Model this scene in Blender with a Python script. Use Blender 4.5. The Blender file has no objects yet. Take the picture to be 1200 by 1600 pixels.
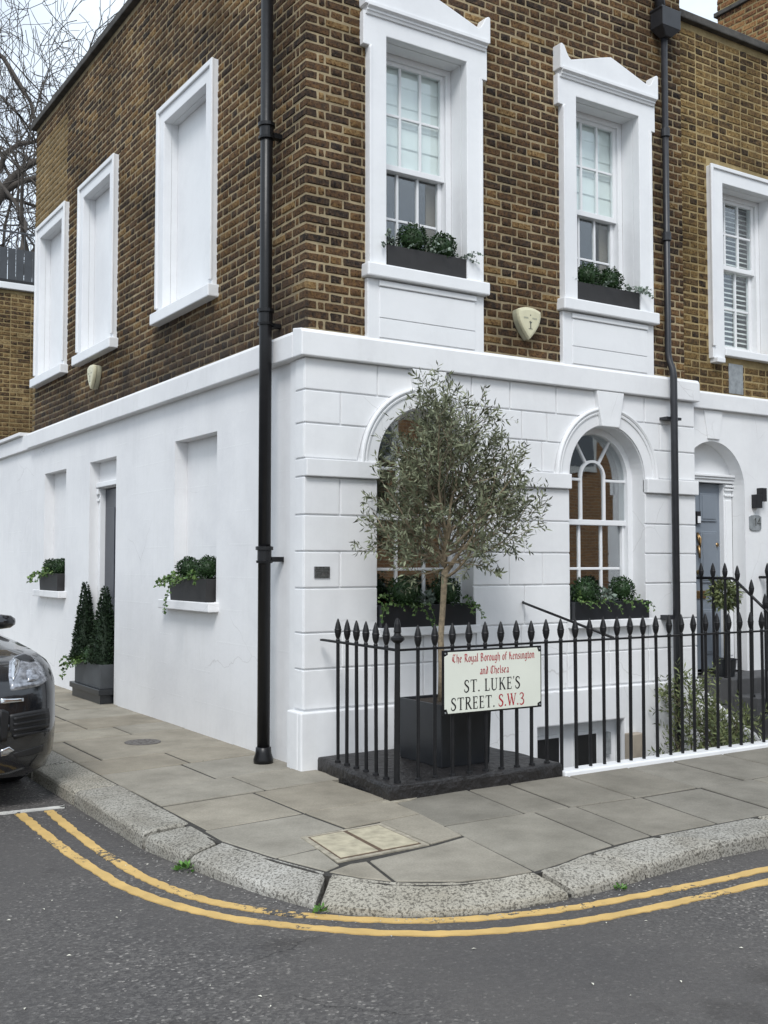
import bpy, bmesh, math, random
import numpy as np
from mathutils import Vector, Matrix
from mathutils.bvhtree import BVHTree

# ------------------------------------------------------------------ camera
scene = bpy.context.scene
col = scene.collection
PI = math.pi
F_PX = 1676.0
CAM = Vector((-3.898, -7.166, 1.55))
pitch = math.atan2(80.0, F_PX)
_h = math.radians(57.2)
fwd0 = Vector((math.cos(_h), math.sin(_h), 0))
cam_r = Vector((fwd0.y, -fwd0.x, 0))
cam_f = fwd0 * math.cos(pitch) + Vector((0, 0, math.sin(pitch)))
cam_u = cam_r.cross(cam_f)
cd = bpy.data.cameras.new('camera')
cam = bpy.data.objects.new('camera', cd)
col.objects.link(cam)
cd.sensor_fit = 'VERTICAL'
cd.sensor_height = 36.0
cd.sensor_width = 27.0
cd.lens = 36.0 * F_PX / 1600.0
cd.clip_start = 0.05
cd.clip_end = 2000
cam.matrix_world = Matrix(((cam_r.x, cam_u.x, -cam_f.x, CAM.x), (cam_r.y, cam_u.y, -cam_f.y, CAM.y),
                           (cam_r.z, cam_u.z, -cam_f.z, CAM.z), (0, 0, 0, 1)))
scene.camera = cam

def ray(px, py):
    return cam_f * F_PX + cam_r * (px - 600) - cam_u * (py - 800)
def gnd(px, py, z=0.0):
    d = ray(px, py); t = (z - CAM.z) / d.z
    return (CAM.x + d.x * t, CAM.y + d.y * t)

# ------------------------------------------------------------------ world, sun, exposure
SUN_EL, SUN_AZ = 48.0, 232.0       # direction the light comes from; azimuth from +X, counter-clockwise
world = bpy.data.worlds.new('World')
scene.world = world
world.use_nodes = True
wn, wl = world.node_tree.nodes, world.node_tree.links
bg = wn['Background']
sky = wn.new('ShaderNodeTexSky')
sky.sky_type = 'NISHITA'
sky.sun_disc = False
sky.sun_elevation = math.radians(SUN_EL)
sky.sun_rotation = math.radians(90 - SUN_AZ)
sky.air_density = 1.0
sky.dust_density = 2.0
tc = wn.new('ShaderNodeTexCoord')
mp = wn.new('ShaderNodeMapping')
mp.inputs['Scale'].default_value = (1.0, 1.0, 2.2)
nz = wn.new('ShaderNodeTexNoise')
nz.inputs['Scale'].default_value = 3.2
nz.inputs['Detail'].default_value = 7
nz.inputs['Roughness'].default_value = 0.6
rp = wn.new('ShaderNodeValToRGB')
rp.color_ramp.elements[0].position = 0.28
rp.color_ramp.elements[0].color = (0.62, 0.62, 0.62, 1)
rp.color_ramp.elements[1].position = 0.62
rp.color_ramp.elements[1].color = (0.97, 0.97, 0.97, 1)
mx = wn.new('ShaderNodeMix'); mx.data_type = 'RGBA'
mx.inputs[7].default_value = (7.8, 8.7, 9.65, 1)
wl.new(tc.outputs['Generated'], mp.inputs['Vector'])
wl.new(mp.outputs['Vector'], nz.inputs['Vector'])
wl.new(nz.outputs['Fac'], rp.inputs['Fac'])
wl.new(rp.outputs['Color'], mx.inputs[0])
wl.new(sky.outputs['Color'], mx.inputs[6])
wl.new(mx.outputs[2], bg.inputs['Color'])
bg.inputs['Strength'].default_value = 0.10

sd = bpy.data.lights.new('sun', 'SUN')
sd.energy = 1.6
sd.angle = math.radians(20)
sd.color = (1.0, 0.985, 0.97)
sun = bpy.data.objects.new('sun', sd)
col.objects.link(sun)
_e, _a = math.radians(SUN_EL), math.radians(SUN_AZ)
sdir = Vector((math.cos(_e) * math.cos(_a), math.cos(_e) * math.sin(_a), math.sin(_e)))
sun.rotation_euler = sdir.to_track_quat('Z', 'Y').to_euler()
sun.location = sdir * 40

scene.view_settings.view_transform = 'Standard'
scene.view_settings.look = 'None'
scene.view_settings.gamma = 1.0
scene.view_settings.use_curve_mapping = False
scene.view_settings.exposure = 0.50
scene.cycles.max_bounces = 8
scene.cycles.transparent_max_bounces = 12
try:
    scene.cycles.use_denoising = True
except Exception:
    pass

# ------------------------------------------------------------------ materials
MATS = {}
def new_mat(name):
    m = bpy.data.materials.new(name)
    m.use_nodes = True
    MATS[name] = m
    nt = m.node_tree
    return m, nt.nodes, nt.links, nt.nodes['Principled BSDF']

def coords(n, l, kind='Object', scale=None):
    t = n.new('ShaderNodeTexCoord')
    if kind == 'World':
        g = n.new('ShaderNodeNewGeometry')
        out = g.outputs['Position']
    else:
        out = t.outputs[kind]
    if scale:
        m = n.new('ShaderNodeMapping'); m.inputs['Scale'].default_value = scale
        l.new(out, m.inputs['Vector']); out = m.outputs['Vector']
    return out

def noise(n, l, vec, scale, detail=4, rough=0.55):
    t = n.new('ShaderNodeTexNoise')
    t.inputs['Scale'].default_value = scale
    t.inputs['Detail'].default_value = detail
    t.inputs['Roughness'].default_value = rough
    l.new(vec, t.inputs['Vector'])
    return t.outputs['Fac']

def ramp(n, l, fac, stops):
    r = n.new('ShaderNodeValToRGB')
    els = r.color_ramp.elements
    while len(els) < len(stops): els.new(0.5)
    for e, (p, c) in zip(els, stops):
        e.position = p
        e.color = (*c, 1) if len(c) == 3 else c
    l.new(fac, r.inputs['Fac'])
    return r.outputs['Color']

def mixc(n, l, fac, a, b, mode='MIX'):
    m = n.new('ShaderNodeMix'); m.data_type = 'RGBA'; m.blend_type = mode
    for idx, v in ((0, fac), (6, a), (7, b)):
        if isinstance(v, (int, float)): m.inputs[idx].default_value = v
        elif isinstance(v, tuple): m.inputs[idx].default_value = (*v, 1) if len(v) == 3 else v
        else: l.new(v, m.inputs[idx])
    return m.outputs[2]

def bump(n, l, p, height, strength=0.3, dist=0.01, prev=None):
    b = n.new('ShaderNodeBump')
    b.inputs['Strength'].default_value = strength
    b.inputs['Distance'].default_value = dist
    l.new(height, b.inputs['Height'])
    if prev is not None: l.new(prev, b.inputs['Normal'])
    l.new(b.outputs['Normal'], p.inputs['Normal'])
    return b.outputs['Normal']

def simple(name, c, rough=0.6, var=0.15, vscale=6.0, metallic=0.0, spec=0.5, bs=0.0, bscale=40.0, bdist=0.005, coat=0.0, world=True):
    m, n, l, p = new_mat(name)
    v = coords(n, l, 'World')
    f = noise(n, l, v, vscale, 5)
    lo = tuple(max(0, x * (1 - var)) for x in c); hi = tuple(min(1, x * (1 + var)) for x in c)
    l.new(ramp(n, l, f, [(0.3, lo), (0.7, hi)]), p.inputs['Base Color'])
    p.inputs['Roughness'].default_value = rough
    p.inputs['Metallic'].default_value = metallic
    p.inputs['Specular IOR Level'].default_value = spec
    p.inputs['Coat Weight'].default_value = coat
    if bs: bump(n, l, p, noise(n, l, v, bscale, 4), bs, bdist)
    return m

# painted stucco, white, a little uneven with faint rain streaks and dirt
def stucco_mat(name, c=(0.79, 0.795, 0.80), dirt=0.035, lines=False):
    m, n, l, p = new_mat(name)
    v = coords(n, l, 'World')
    f1 = noise(n, l, v, 1.3, 5)
    f2 = noise(n, l, coords(n, l, 'World', (5.0, 5.0, 0.6)), 2.4, 6, 0.65)
    base = ramp(n, l, f1, [(0.25, tuple(x * 0.955 for x in c)), (0.75, c)])
    streak = ramp(n, l, f2, [(0.50, (1, 1, 1)), (0.80, (1 - dirt, 1 - dirt, 1 - dirt * 1.15))])
    patch_ = ramp(n, l, noise(n, l, v, 0.7, 6, 0.7), [(0.40, (0.93, 0.93, 0.935)), (0.56, (1, 1, 1))])
    vc = n.new('ShaderNodeTexVoronoi'); vc.feature = 'DISTANCE_TO_EDGE'; vc.inputs['Scale'].default_value = 0.9; vc.inputs['Randomness'].default_value = 1.0
    wp = n.new('ShaderNodeTexNoise'); wp.inputs['Scale'].default_value = 2.6; wp.inputs['Detail'].default_value = 5; l.new(v, wp.inputs['Vector'])
    l.new(mixc(n, l, 0.22, v, wp.outputs['Color'], 'ADD'), vc.inputs['Vector'])
    hair = ramp(n, l, vc.outputs['Distance'], [(0.0, (0.80, 0.79, 0.78)), (0.0028, (1, 1, 1))])
    hm = ramp(n, l, noise(n, l, v, 0.9, 2), [(0.55, (0, 0, 0)), (0.62, (1, 1, 1))])
    hair = mixc(n, l, hm, (1.0, 1.0, 1.0), hair)
    base = mixc(n, l, 1.0, mixc(n, l, 1.0, base, patch_, 'MULTIPLY'), hair if dirt > 0.03 else (1.0, 1.0, 1.0), 'MULTIPLY')
    l.new(mixc(n, l, 1.0, base, streak, 'MULTIPLY'), p.inputs['Base Color'])
    p.inputs['Roughness'].default_value = 0.62
    p.inputs['Specular IOR Level'].default_value = 0.25
    nrm = bump(n, l, p, noise(n, l, v, 6, 4), 0.22, 0.014)
    if lines:   # faint ghost of the lined-out courses
        sx = n.new('ShaderNodeSeparateXYZ'); l.new(v, sx.inputs[0])
        wv = n.new('ShaderNodeMath'); wv.operation = 'PINGPONG'; wv.inputs[1].default_value = 0.1425; l.new(sx.outputs['Z'], wv.inputs[0])
        th = n.new('ShaderNodeMath'); th.operation = 'LESS_THAN'; th.inputs[1].default_value = 0.007; l.new(wv.outputs[0], th.inputs[0])
        mk = n.new('ShaderNodeMath'); mk.operation = 'GREATER_THAN'; mk.inputs[1].default_value = 0.5; l.new(noise(n, l, coords(n, l, 'World', (1, 1, 3.5)), 1.1, 2), mk.inputs[0])
        mu = n.new('ShaderNodeMath'); mu.operation = 'MULTIPLY'; l.new(th.outputs[0], mu.inputs[0]); l.new(mk.outputs[0], mu.inputs[1])
        nrm = bump(n, l, p, mu.outputs[0], 0.35, 0.006, nrm)
    bump(n, l, p, noise(n, l, v, 120, 3), 0.12, 0.003, nrm)
    return m
stucco_mat('stucco')
stucco_mat('stucco_side', (0.775, 0.775, 0.78), 0.05, True)
stucco_mat('gloss_white', (0.80, 0.81, 0.82), 0.02)
MATS['gloss_white'].node_tree.nodes['Principled BSDF'].inputs['Roughness'].default_value = 0.35

def ledge_soot(n, l, v):
    """old soot stain sitting in blotches on the side wall above the band"""
    sx = n.new('ShaderNodeSeparateXYZ'); l.new(v, sx.inputs[0])
    mr = n.new('ShaderNodeMapRange'); mr.inputs['From Min'].default_value = 3.45; mr.inputs['From Max'].default_value = 4.3
    mr.inputs['To Min'].default_value = 0.34; mr.inputs['To Max'].default_value = 0.0
    l.new(sx.outputs['Z'], mr.inputs['Value'])
    xm = n.new('ShaderNodeMath'); xm.operation = 'LESS_THAN'; xm.inputs[1].default_value = 0.03; l.new(sx.outputs['X'], xm.inputs[0])
    mu = n.new('ShaderNodeMath'); mu.operation = 'MULTIPLY'; l.new(mr.outputs[0], mu.inputs[0]); l.new(xm.outputs[0], mu.inputs[1])
    ad = n.new('ShaderNodeMath'); ad.operation = 'ADD'; l.new(mu.outputs[0], ad.inputs[0]); l.new(noise(n, l, v, 1.7, 6, 0.65), ad.inputs[1])
    return ramp(n, l, ad.outputs[0], [(0.58, (0, 0, 0)), (0.85, (0.6, 0.6, 0.6))])
# London stock brick: tone attribute per brick, soot and pits on top
def brick_mat(name, stops, soot=0.5, warm=1.0):
    m, n, l, p = new_mat(name)
    v = coords(n, l, 'World')
    at = n.new('ShaderNodeAttribute'); at.attribute_name = 'tone'
    fr = n.new('ShaderNodeAttribute'); fr.attribute_name = 'fresh'
    f0 = noise(n, l, v, 22, 5, 0.7)
    add = n.new('ShaderNodeMath'); add.operation = 'MULTIPLY_ADD'
    add.inputs[1].default_value = 1.7; add.inputs[2].default_value = -0.85
    l.new(f0, add.inputs[0])
    tot = n.new('ShaderNodeMath'); tot.operation = 'ADD'; tot.use_clamp = True
    l.new(at.outputs['Fac'], tot.inputs[0]); l.new(add.outputs[0], tot.inputs[1])
    c = ramp(n, l, tot.outputs[0], stops)
    pits = ramp(n, l, noise(n, l, v, 52, 3, 0.6), [(0.36, (0.16, 0.14, 0.13)), (0.47, (1, 1, 1))])
    c = mixc(n, l, 0.8, c, pits, 'MULTIPLY')
    lime = ramp(n, l, noise(n, l, v, 40, 4, 0.65), [(0.58, (0, 0, 0)), (0.76, (0.6, 0.6, 0.6))])
    c = mixc(n, l, lime, c, (0.32, 0.255, 0.16))
    s = ramp(n, l, noise(n, l, v, 0.9, 5, 0.6), [(0.35, (1 - soot, 1 - soot, 1 - soot)), (0.62, (1, 1, 1))])
    c = mixc(n, l, 1.0, c, s, 'MULTIPLY')
    c = mixc(n, l, ledge_soot(n, l, v), c, (0.035, 0.031, 0.028))
    c = mixc(n, l, fr.outputs['Fac'], c, (0.27, 0.19, 0.085))
    l.new(c, p.inputs['Base Color'])
    p.inputs['Roughness'].default_value = 0.92
    p.inputs['Specular IOR Level'].default_value = 0.15
    nrm = bump(n, l, p, noise(n, l, v, 60, 5, 0.7), 0.55, 0.006)
    return m
brick_mat('brick', [(0.0, (0.032, 0.026, 0.023)), (0.22, (0.068, 0.046, 0.032)), (0.42, (0.112, 0.066, 0.037)), (0.62, (0.152, 0.086, 0.041)), (0.82, (0.205, 0.122, 0.050)), (1.0, (0.31, 0.21, 0.098))], 0.5)
brick_mat('brick_yellow', [(0.0, (0.034, 0.026, 0.020)), (0.25, (0.085, 0.056, 0.030)), (0.5, (0.145, 0.092, 0.042)), (0.8, (0.23, 0.15, 0.058)), (1.0, (0.34, 0.24, 0.11))], 0.42)
brick_mat('brick_far', [(0.0, (0.035, 0.028, 0.022)), (0.2, (0.11, 0.07, 0.04)), (0.5, (0.20, 0.13, 0.06)), (0.85, (0.27, 0.19, 0.09)), (1.0, (0.34, 0.25, 0.13))], 0.25)

brick_mat('brick_orange', [(0.0, (0.07, 0.045, 0.03)), (0.3, (0.19, 0.09, 0.045)), (0.6, (0.30, 0.15, 0.065)), (1.0, (0.42, 0.25, 0.11))], 0.2)
def mortar_mat(name, c, soot=0.5):
    m, n, l, p = new_mat(name)
    v = coords(n, l, 'World')
    a = ramp(n, l, noise(n, l, v, 14, 5, 0.65), [(0.25, tuple(x * 0.6 for x in c)), (0.7, c)])
    s = ramp(n, l, noise(n, l, v, 0.9, 5, 0.6), [(0.33, (1 - soot, 1 - soot, 1 - soot)), (0.6, (1, 1, 1))])
    l.new(mixc(n, l, ledge_soot(n, l, v), mixc(n, l, 1.0, a, s, 'MULTIPLY'), (0.07, 0.06, 0.05)), p.inputs['Base Color'])
    p.inputs['Roughness'].default_value = 0.95
    p.inputs['Specular IOR Level'].default_value = 0.1
    bump(n, l, p, noise(n, l, v, 130, 3), 0.4, 0.004)
    return m
mortar_mat('mortar', (0.45, 0.365, 0.23), 0.52)
mortar_mat('mortar_yellow', (0.42, 0.325, 0.17), 0.45)

# asphalt with pale and dark chippings
m, n, l, p = new_mat('asphalt')
v = coords(n, l, 'World')
vo = n.new('ShaderNodeTexVoronoi'); vo.inputs['Scale'].default_value = 85
l.new(v, vo.inputs['Vector'])
sep = n.new('ShaderNodeSeparateColor'); l.new(vo.outputs['Color'], sep.inputs[0])
chips = ramp(n, l, sep.outputs[0], [(0.0, (0.058, 0.057, 0.058)), (0.45, (0.088, 0.086, 0.086)), (0.78, (0.115, 0.113, 0.111)), (0.95, (0.15, 0.148, 0.145)), (0.994, (0.30, 0.295, 0.28))])
big = ramp(n, l, noise(n, l, v, 0.8, 6, 0.6), [(0.3, (0.82, 0.82, 0.84)), (0.7, (1.12, 1.10, 1.08))])
sm = ramp(n, l, noise(n, l, v, 0.55, 4, 0.5), [(0.42, (0.25, 0.25, 0.25)), (0.58, (0.95, 0.95, 0.95))])
chips = mixc(n, l, sm, (0.083, 0.081, 0.081), chips)
fine = ramp(n, l, noise(n, l, v, 260, 2), [(0.3, (0.75, 0.75, 0.75)), (0.7, (1.2, 1.2, 1.2))])
c = mixc(n, l, 1.0, mixc(n, l, 1.0, chips, big, 'MULTIPLY'), fine, 'MULTIPLY')
vk = n.new('ShaderNodeTexVoronoi'); vk.feature = 'DISTANCE_TO_EDGE'; vk.inputs['Scale'].default_value = 0.55
wk = n.new('ShaderNodeTexNoise'); wk.inputs['Scale'].default_value = 2.2; wk.inputs['Detail'].default_value = 6; wk.inputs['Roughness'].default_value = 0.7; l.new(v, wk.inputs['Vector'])
l.new(mixc(n, l, 0.35, v, wk.outputs['Color'], 'ADD'), vk.inputs['Vector'])
ck = ramp(n, l, vk.outputs['Distance'], [(0.0, (0.35, 0.35, 0.35)), (0.0042, (1, 1, 1))])
km = ramp(n, l, noise(n, l, v, 0.7, 2), [(0.52, (0, 0, 0)), (0.6, (1, 1, 1))])
c = mixc(n, l, 1.0, c, mixc(n, l, km, (1.0, 1.0, 1.0), ck), 'MULTIPLY')
stn = ramp(n, l, noise(n, l, v, 1.9, 5, 0.6), [(0.62, (1, 1, 1)), (0.72, (0.72, 0.71, 0.70))])
c = mixc(n, l, 1.0, c, stn, 'MULTIPLY')
l.new(mixc(n, l, 1.0, c, (1.0, 0.965, 0.925), 'MULTIPLY'), p.inputs['Base Color'])
p.inputs['Roughness'].default_value = 0.82
p.inputs['Specular IOR Level'].default_value = 0.3
nr = bump(n, l, p, vo.outputs['Distance'], 0.7, 0.004)
bump(n, l, p, noise(n, l, v, 30, 5), 0.5, 0.01, nr)

# worn yellow / white thermoplastic
def paint_mat(name, c, wear=0.5, under=(0.06, 0.058, 0.056)):
    m, n, l, p = new_mat(name)
    v = coords(n, l, 'World')
    f = noise(n, l, v, 34, 6, 0.75)
    big = noise(n, l, v, 2.2, 4)
    ad = n.new('ShaderNodeMath'); ad.operation = 'ADD'; l.new(f, ad.inputs[0]); l.new(big, ad.inputs[1])
    k = ramp(n, l, ad.outputs[0], [(0.0, (1, 1, 1)), (0.98 + wear * 0.1, (1, 1, 1)), (1.0, (0.75, 0.75, 0.75))])
    gm = n.new('ShaderNodeMath'); gm.operation = 'GREATER_THAN'; gm.inputs[1].default_value = 1.32 - wear * 0.2
    l.new(ad.outputs[0], gm.inputs[0])
    tone = ramp(n, l, noise(n, l, v, 7, 5), [(0.3, tuple(x * 0.78 for x in c)), (0.7, c)])
    l.new(mixc(n, l, gm.outputs[0], tone, under), p.inputs['Base Color'])
    p.inputs['Roughness'].default_value = 0.75
    bump(n, l, p, noise(n, l, v, 90, 4), 0.5, 0.004)
    return m
paint_mat('yellow_paint', (0.60, 0.40, 0.14), 0.9)
paint_mat('white_paint', (0.62, 0.61, 0.57), 0.4)

def stone_mat(name, stops):
    # york stone slabs: tone from object random
    m, n, l, p = new_mat(name)
    v = coords(n, l, 'World')
    oi = n.new('ShaderNodeObjectInfo')
    tone = ramp(n, l, oi.outputs['Random'], stops)
    st = ramp(n, l, noise(n, l, v, 2.6, 7, 0.65), [(0.28, (0.66, 0.65, 0.62)), (0.72, (1.14, 1.13, 1.10))])
    fi = ramp(n, l, noise(n, l, v, 85, 4, 0.7), [(0.3, (0.82, 0.82, 0.82)), (0.7, (1.12, 1.12, 1.12))])
    spots = ramp(n, l, noise(n, l, v, 26, 3, 0.5), [(0.70, (1, 1, 1)), (0.76, (0.55, 0.54, 0.52))])
    c = mixc(n, l, 1.0, mixc(n, l, 1.0, mixc(n, l, 1.0, tone, st, 'MULTIPLY'), fi, 'MULTIPLY'), spots, 'MULTIPLY')
    l.new(c, p.inputs['Base Color'])
    p.inputs['Roughness'].default_value = 0.78
    p.inputs['Specular IOR Level'].default_value = 0.3
    nr = bump(n, l, p, noise(n, l, v, 5, 5), 0.35, 0.02)
    bump(n, l, p, noise(n, l, v, 90, 4), 0.35, 0.003, nr)
    
stone_mat('york_stone', [(0.0, (0.265, 0.238, 0.192)), (0.35, (0.30, 0.273, 0.224)), (0.65, (0.285, 0.267, 0.23)), (1.0, (0.34, 0.312, 0.255))])
stone_mat('grey_stone', [(0.0, (0.205, 0.192, 0.165)), (0.35, (0.235, 0.218, 0.185)), (0.65, (0.225, 0.212, 0.185)), (1.0, (0.265, 0.247, 0.208))])
# granite kerb: pitted worm-track speckle
m, n, l, p = new_mat('granite')
v = coords(n, l, 'World')
oi = n.new('ShaderNodeObjectInfo')
tone = ramp(n, l, oi.outputs['Random'], [(0.0, (0.34, 0.33, 0.30)), (0.5, (0.40, 0.375, 0.315)), (1.0, (0.41, 0.405, 0.39))])
f = noise(n, l, v, 72, 3, 0.6)
pit = ramp(n, l, f, [(0.40, (0.24, 0.23, 0.215)), (0.50, (1.0, 1.0, 1.0))])
fi = ramp(n, l, noise(n, l, v, 210, 2), [(0.3, (0.6, 0.6, 0.6)), (0.7, (1.25, 1.25, 1.25))])
big = ramp(n, l, noise(n, l, v, 3, 5), [(0.3, (0.72, 0.70, 0.66)), (0.7, (1.05, 1.05, 1.05))])
c = mixc(n, l, 1.0, mixc(n, l, 0.85, tone, pit, 'MULTIPLY'), mixc(n, l, 1.0, fi, big, 'MULTIPLY'), 'MULTIPLY')
l.new(c, p.inputs['Base Color'])
p.inputs['Roughness'].default_value = 0.85
bump(n, l, p, f, 0.8, 0.008)

simple('joint_sand', (0.035, 0.032, 0.027), 0.95, 0.4, 30, bs=0.5, bscale=80)
simple('ground_earth', (0.10, 0.095, 0.085), 0.95, 0.3, 2)
simple('iron_black', (0.009, 0.009, 0.010), 0.45, 0.3, 25, spec=0.3, bs=0.25, bscale=70, bdist=0.003)
simple('pipe_black', (0.008, 0.008, 0.009), 0.34, 0.2, 12, spec=0.35, bs=0.2, bscale=14, bdist=0.006)
simple('pipe_grey', (0.022, 0.023, 0.027), 0.4, 0.2, 12, spec=0.5)
simple('plinth_black', (0.014, 0.0125, 0.0125), 0.5, 0.4, 9, bs=0.9, bscale=14, bdist=0.03)
simple('planter_black', (0.016, 0.018, 0.021), 0.33, 0.25, 5, spec=0.5)
simple('box_charcoal', (0.020, 0.019, 0.019), 0.6, 0.2, 8, bs=0.15, bscale=30)
simple('planter_grey', (0.055, 0.060, 0.065), 0.6, 0.2, 6)
simple('soil', (0.03, 0.022, 0.016), 0.95, 0.5, 40, bs=0.9, bscale=60, bdist=0.02)
simple('coping_stone', (0.06, 0.056, 0.05), 0.9, 0.45, 7, bs=0.6, bscale=30, bdist=0.01)
simple('cream_plastic', (0.60, 0.57, 0.40), 0.45, 0.08, 10)
simple('cream_dark', (0.42, 0.41, 0.30), 0.5, 0.1, 10)
simple('faint_print', (0.30, 0.31, 0.25), 0.6, 0.1, 20)
simple('print_dark', (0.07, 0.075, 0.07), 0.6, 0.1, 20)
simple('door_grey', (0.20, 0.23, 0.268), 0.32, 0.06, 4, bs=0.06, bscale=60)
simple('door_dark', (0.045, 0.05, 0.062), 0.35, 0.1, 4)
simple('brass', (0.62, 0.42, 0.17), 0.25, 0.15, 30, metallic=1.0)
simple('old_brass', (0.30, 0.20, 0.10), 0.4, 0.3, 30, metallic=1.0)
simple('zinc', (0.30, 0.32, 0.33), 0.55, 0.25, 18, metallic=0.4)
simple('plaque_metal', (0.22, 0.225, 0.23), 0.3, 0.5, 60, metallic=0.8)
simple('lamp_black', (0.01, 0.01, 0.012), 0.4, 0.1)
simple('dark_cladding', (0.05, 0.055, 0.062), 0.5, 0.15, 5)
simple('interior', (0.20, 0.17, 0.14), 0.9, 0.2, 1.2)
simple('room_dark', (0.055, 0.05, 0.048), 0.9, 0.2, 1.2)
simple('blind_white', (0.76, 0.79, 0.77), 0.8, 0.05, 3)
simple('slat_white', (0.82, 0.82, 0.80), 0.5, 0.03, 3)
simple('void_black', (0.012, 0.012, 0.013), 0.5, 0.2, 4)
simple('enamel', (0.70, 0.72, 0.64), 0.25, 0.04, 3, spec=0.5)
simple('letter_black', (0.012, 0.012, 0.014), 0.35, 0.1, 20)
simple('letter_red', (0.38, 0.022, 0.035), 0.4, 0.25, 14)
simple('cover_concrete', (0.38, 0.34, 0.245), 0.85, 0.25, 14, bs=0.5, bscale=60)
simple('cover_iron', (0.10, 0.065, 0.04), 0.75, 0.35, 40)
simple('cast_iron', (0.11, 0.10, 0.092), 0.6, 0.3, 30, bs=0.4, bscale=70)
simple('fillet_mortar', (0.30, 0.27, 0.21), 0.95, 0.35, 20, bs=0.6, bscale=50)
simple('meter_tan', (0.36, 0.31, 0.25), 0.6, 0.15, 8)
simple('tread_grey', (0.07, 0.07, 0.072), 0.7, 0.2, 6)
simple('area_floor', (0.16, 0.155, 0.15), 0.9, 0.25, 5)
simple('slate', (0.05, 0.052, 0.058), 0.7, 0.2, 6)
simple('car_paint', (0.010, 0.011, 0.014), 0.22, 0.05, 3, metallic=0.3, spec=0.6, coat=0.9)
simple('car_trim', (0.008, 0.008, 0.009), 0.45, 0.1)
simple('car_glass', (0.02, 0.024, 0.028), 0.06, 0.05, spec=0.8)
simple('chrome', (0.65, 0.66, 0.68), 0.14, 0.05, metallic=1.0)
simple('rubber', (0.012, 0.012, 0.012), 0.8, 0.2, 30)
simple('rim_metal', (0.35, 0.36, 0.37), 0.3, 0.1, metallic=0.9)
simple('lamp_silver', (0.36, 0.37, 0.40), 0.25, 0.6, 26, metallic=0.7)
simple('petal', (0.70, 0.68, 0.58), 0.7, 0.1)
simple('grey_litter', (0.42, 0.41, 0.38), 0.8, 0.2)

# clear window glass: see-through with a mirror coat
def glass_mat(name, refl=0.16, tint=(0.86, 0.90, 0.90)):
    m = bpy.data.materials.new(name); m.use_nodes = True; MATS[name] = m
    n, l = m.node_tree.nodes, m.node_tree.links
    n.remove(n['Principled BSDF'])
    out = n['Material Output']
    tr = n.new('ShaderNodeBsdfTransparent'); tr.inputs['Color'].default_value = (*tint, 1)
    gl = n.new('ShaderNodeBsdfGlossy'); gl.inputs['Roughness'].default_value = 0.015
    gl.inputs['Color'].default_value = (0.95, 0.97, 1.0, 1)
    g = n.new('ShaderNodeNewGeometry')
    dt = n.new('ShaderNodeVectorMath'); dt.operation = 'DOT_PRODUCT'
    l.new(g.outputs['Normal'], dt.inputs[0]); l.new(g.outputs['Incoming'], dt.inputs[1])
    ab = n.new('ShaderNodeMath'); ab.operation = 'ABSOLUTE'; l.new(dt.outputs['Value'], ab.inputs[0])
    om = n.new('ShaderNodeMath'); om.operation = 'SUBTRACT'; om.use_clamp = True; om.inputs[0].default_value = 1.0; l.new(ab.outputs[0], om.inputs[1])
    pw_ = n.new('ShaderNodeMath'); pw_.operation = 'POWER'; pw_.inputs[1].default_value = 5.0; l.new(om.outputs[0], pw_.inputs[0])
    ad = n.new('ShaderNodeMath'); ad.operation = 'MULTIPLY_ADD'; ad.use_clamp = True   # Schlick, both faces alike
    ad.inputs[1].default_value = 1.0 - refl; ad.inputs[2].default_value = refl
    l.new(pw_.outputs[0], ad.inputs[0])
    nn = noise(n, l, g.outputs['Position'], 1.8, 2)
    b = n.new('ShaderNodeBump'); b.inputs['Strength'].default_value = 0.05; b.inputs['Distance'].default_value = 0.02
    l.new(nn, b.inputs['Height']); l.new(b.outputs['Normal'], gl.inputs['Normal'])
    ms = n.new('ShaderNodeMixShader')
    l.new(ad.outputs[0], ms.inputs[0]); l.new(tr.outputs[0], ms.inputs[1]); l.new(gl.outputs[0], ms.inputs[2])
    l.new(ms.outputs[0], out.inputs['Surface'])
    return m
glass_mat('glass', 0.10, (0.96, 0.985, 0.98))
glass_mat('arch_glass', 0.33, (0.90, 0.93, 0.92))
glass_mat('headlamp_glass', 0.02, (0.9, 0.92, 0.95))

# foliage: tint per leaf island
def leaf_mat(name, a, b, rough=0.55, trans=0.15):
    m, n, l, p = new_mat(name)
    g = n.new('ShaderNodeNewGeometry')
    c = ramp(n, l, g.outputs['Random Per Island'], [(0.0, a), (1.0, b)])
    v = coords(n, l, 'World')
    c2 = mixc(n, l, 0.6, c, ramp(n, l, noise(n, l, v, 9, 3), [(0.3, (0.6, 0.6, 0.6)), (0.7, (1.25, 1.25, 1.2))]), 'MULTIPLY')
    l.new(c2, p.inputs['Base Color'])
    p.inputs['Roughness'].default_value = rough
    p.inputs['Specular IOR Level'].default_value = 0.35
    return m
leaf_mat('olive_leaf', (0.055, 0.066, 0.034), (0.25, 0.27, 0.17))
leaf_mat('box_leaf', (0.010, 0.026, 0.009), (0.035, 0.075, 0.024), 0.45)
leaf_mat('conifer_leaf', (0.010, 0.022, 0.011), (0.03, 0.055, 0.026), 0.6)
leaf_mat('ivy_leaf', (0.035, 0.085, 0.022), (0.16, 0.24, 0.075), 0.5)
leaf_mat('silver_leaf', (0.10, 0.14, 0.11), (0.25, 0.30, 0.25), 0.6)
leaf_mat('bush_leaf', (0.06, 0.085, 0.035), (0.24, 0.27, 0.12), 0.55)
leaf_mat('weed_leaf', (0.05, 0.13, 0.02), (0.12, 0.26, 0.05), 0.5)
simple('olive_bark', (0.22, 0.175, 0.115), 0.85, 0.35, 40, bs=0.6, bscale=70)
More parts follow.
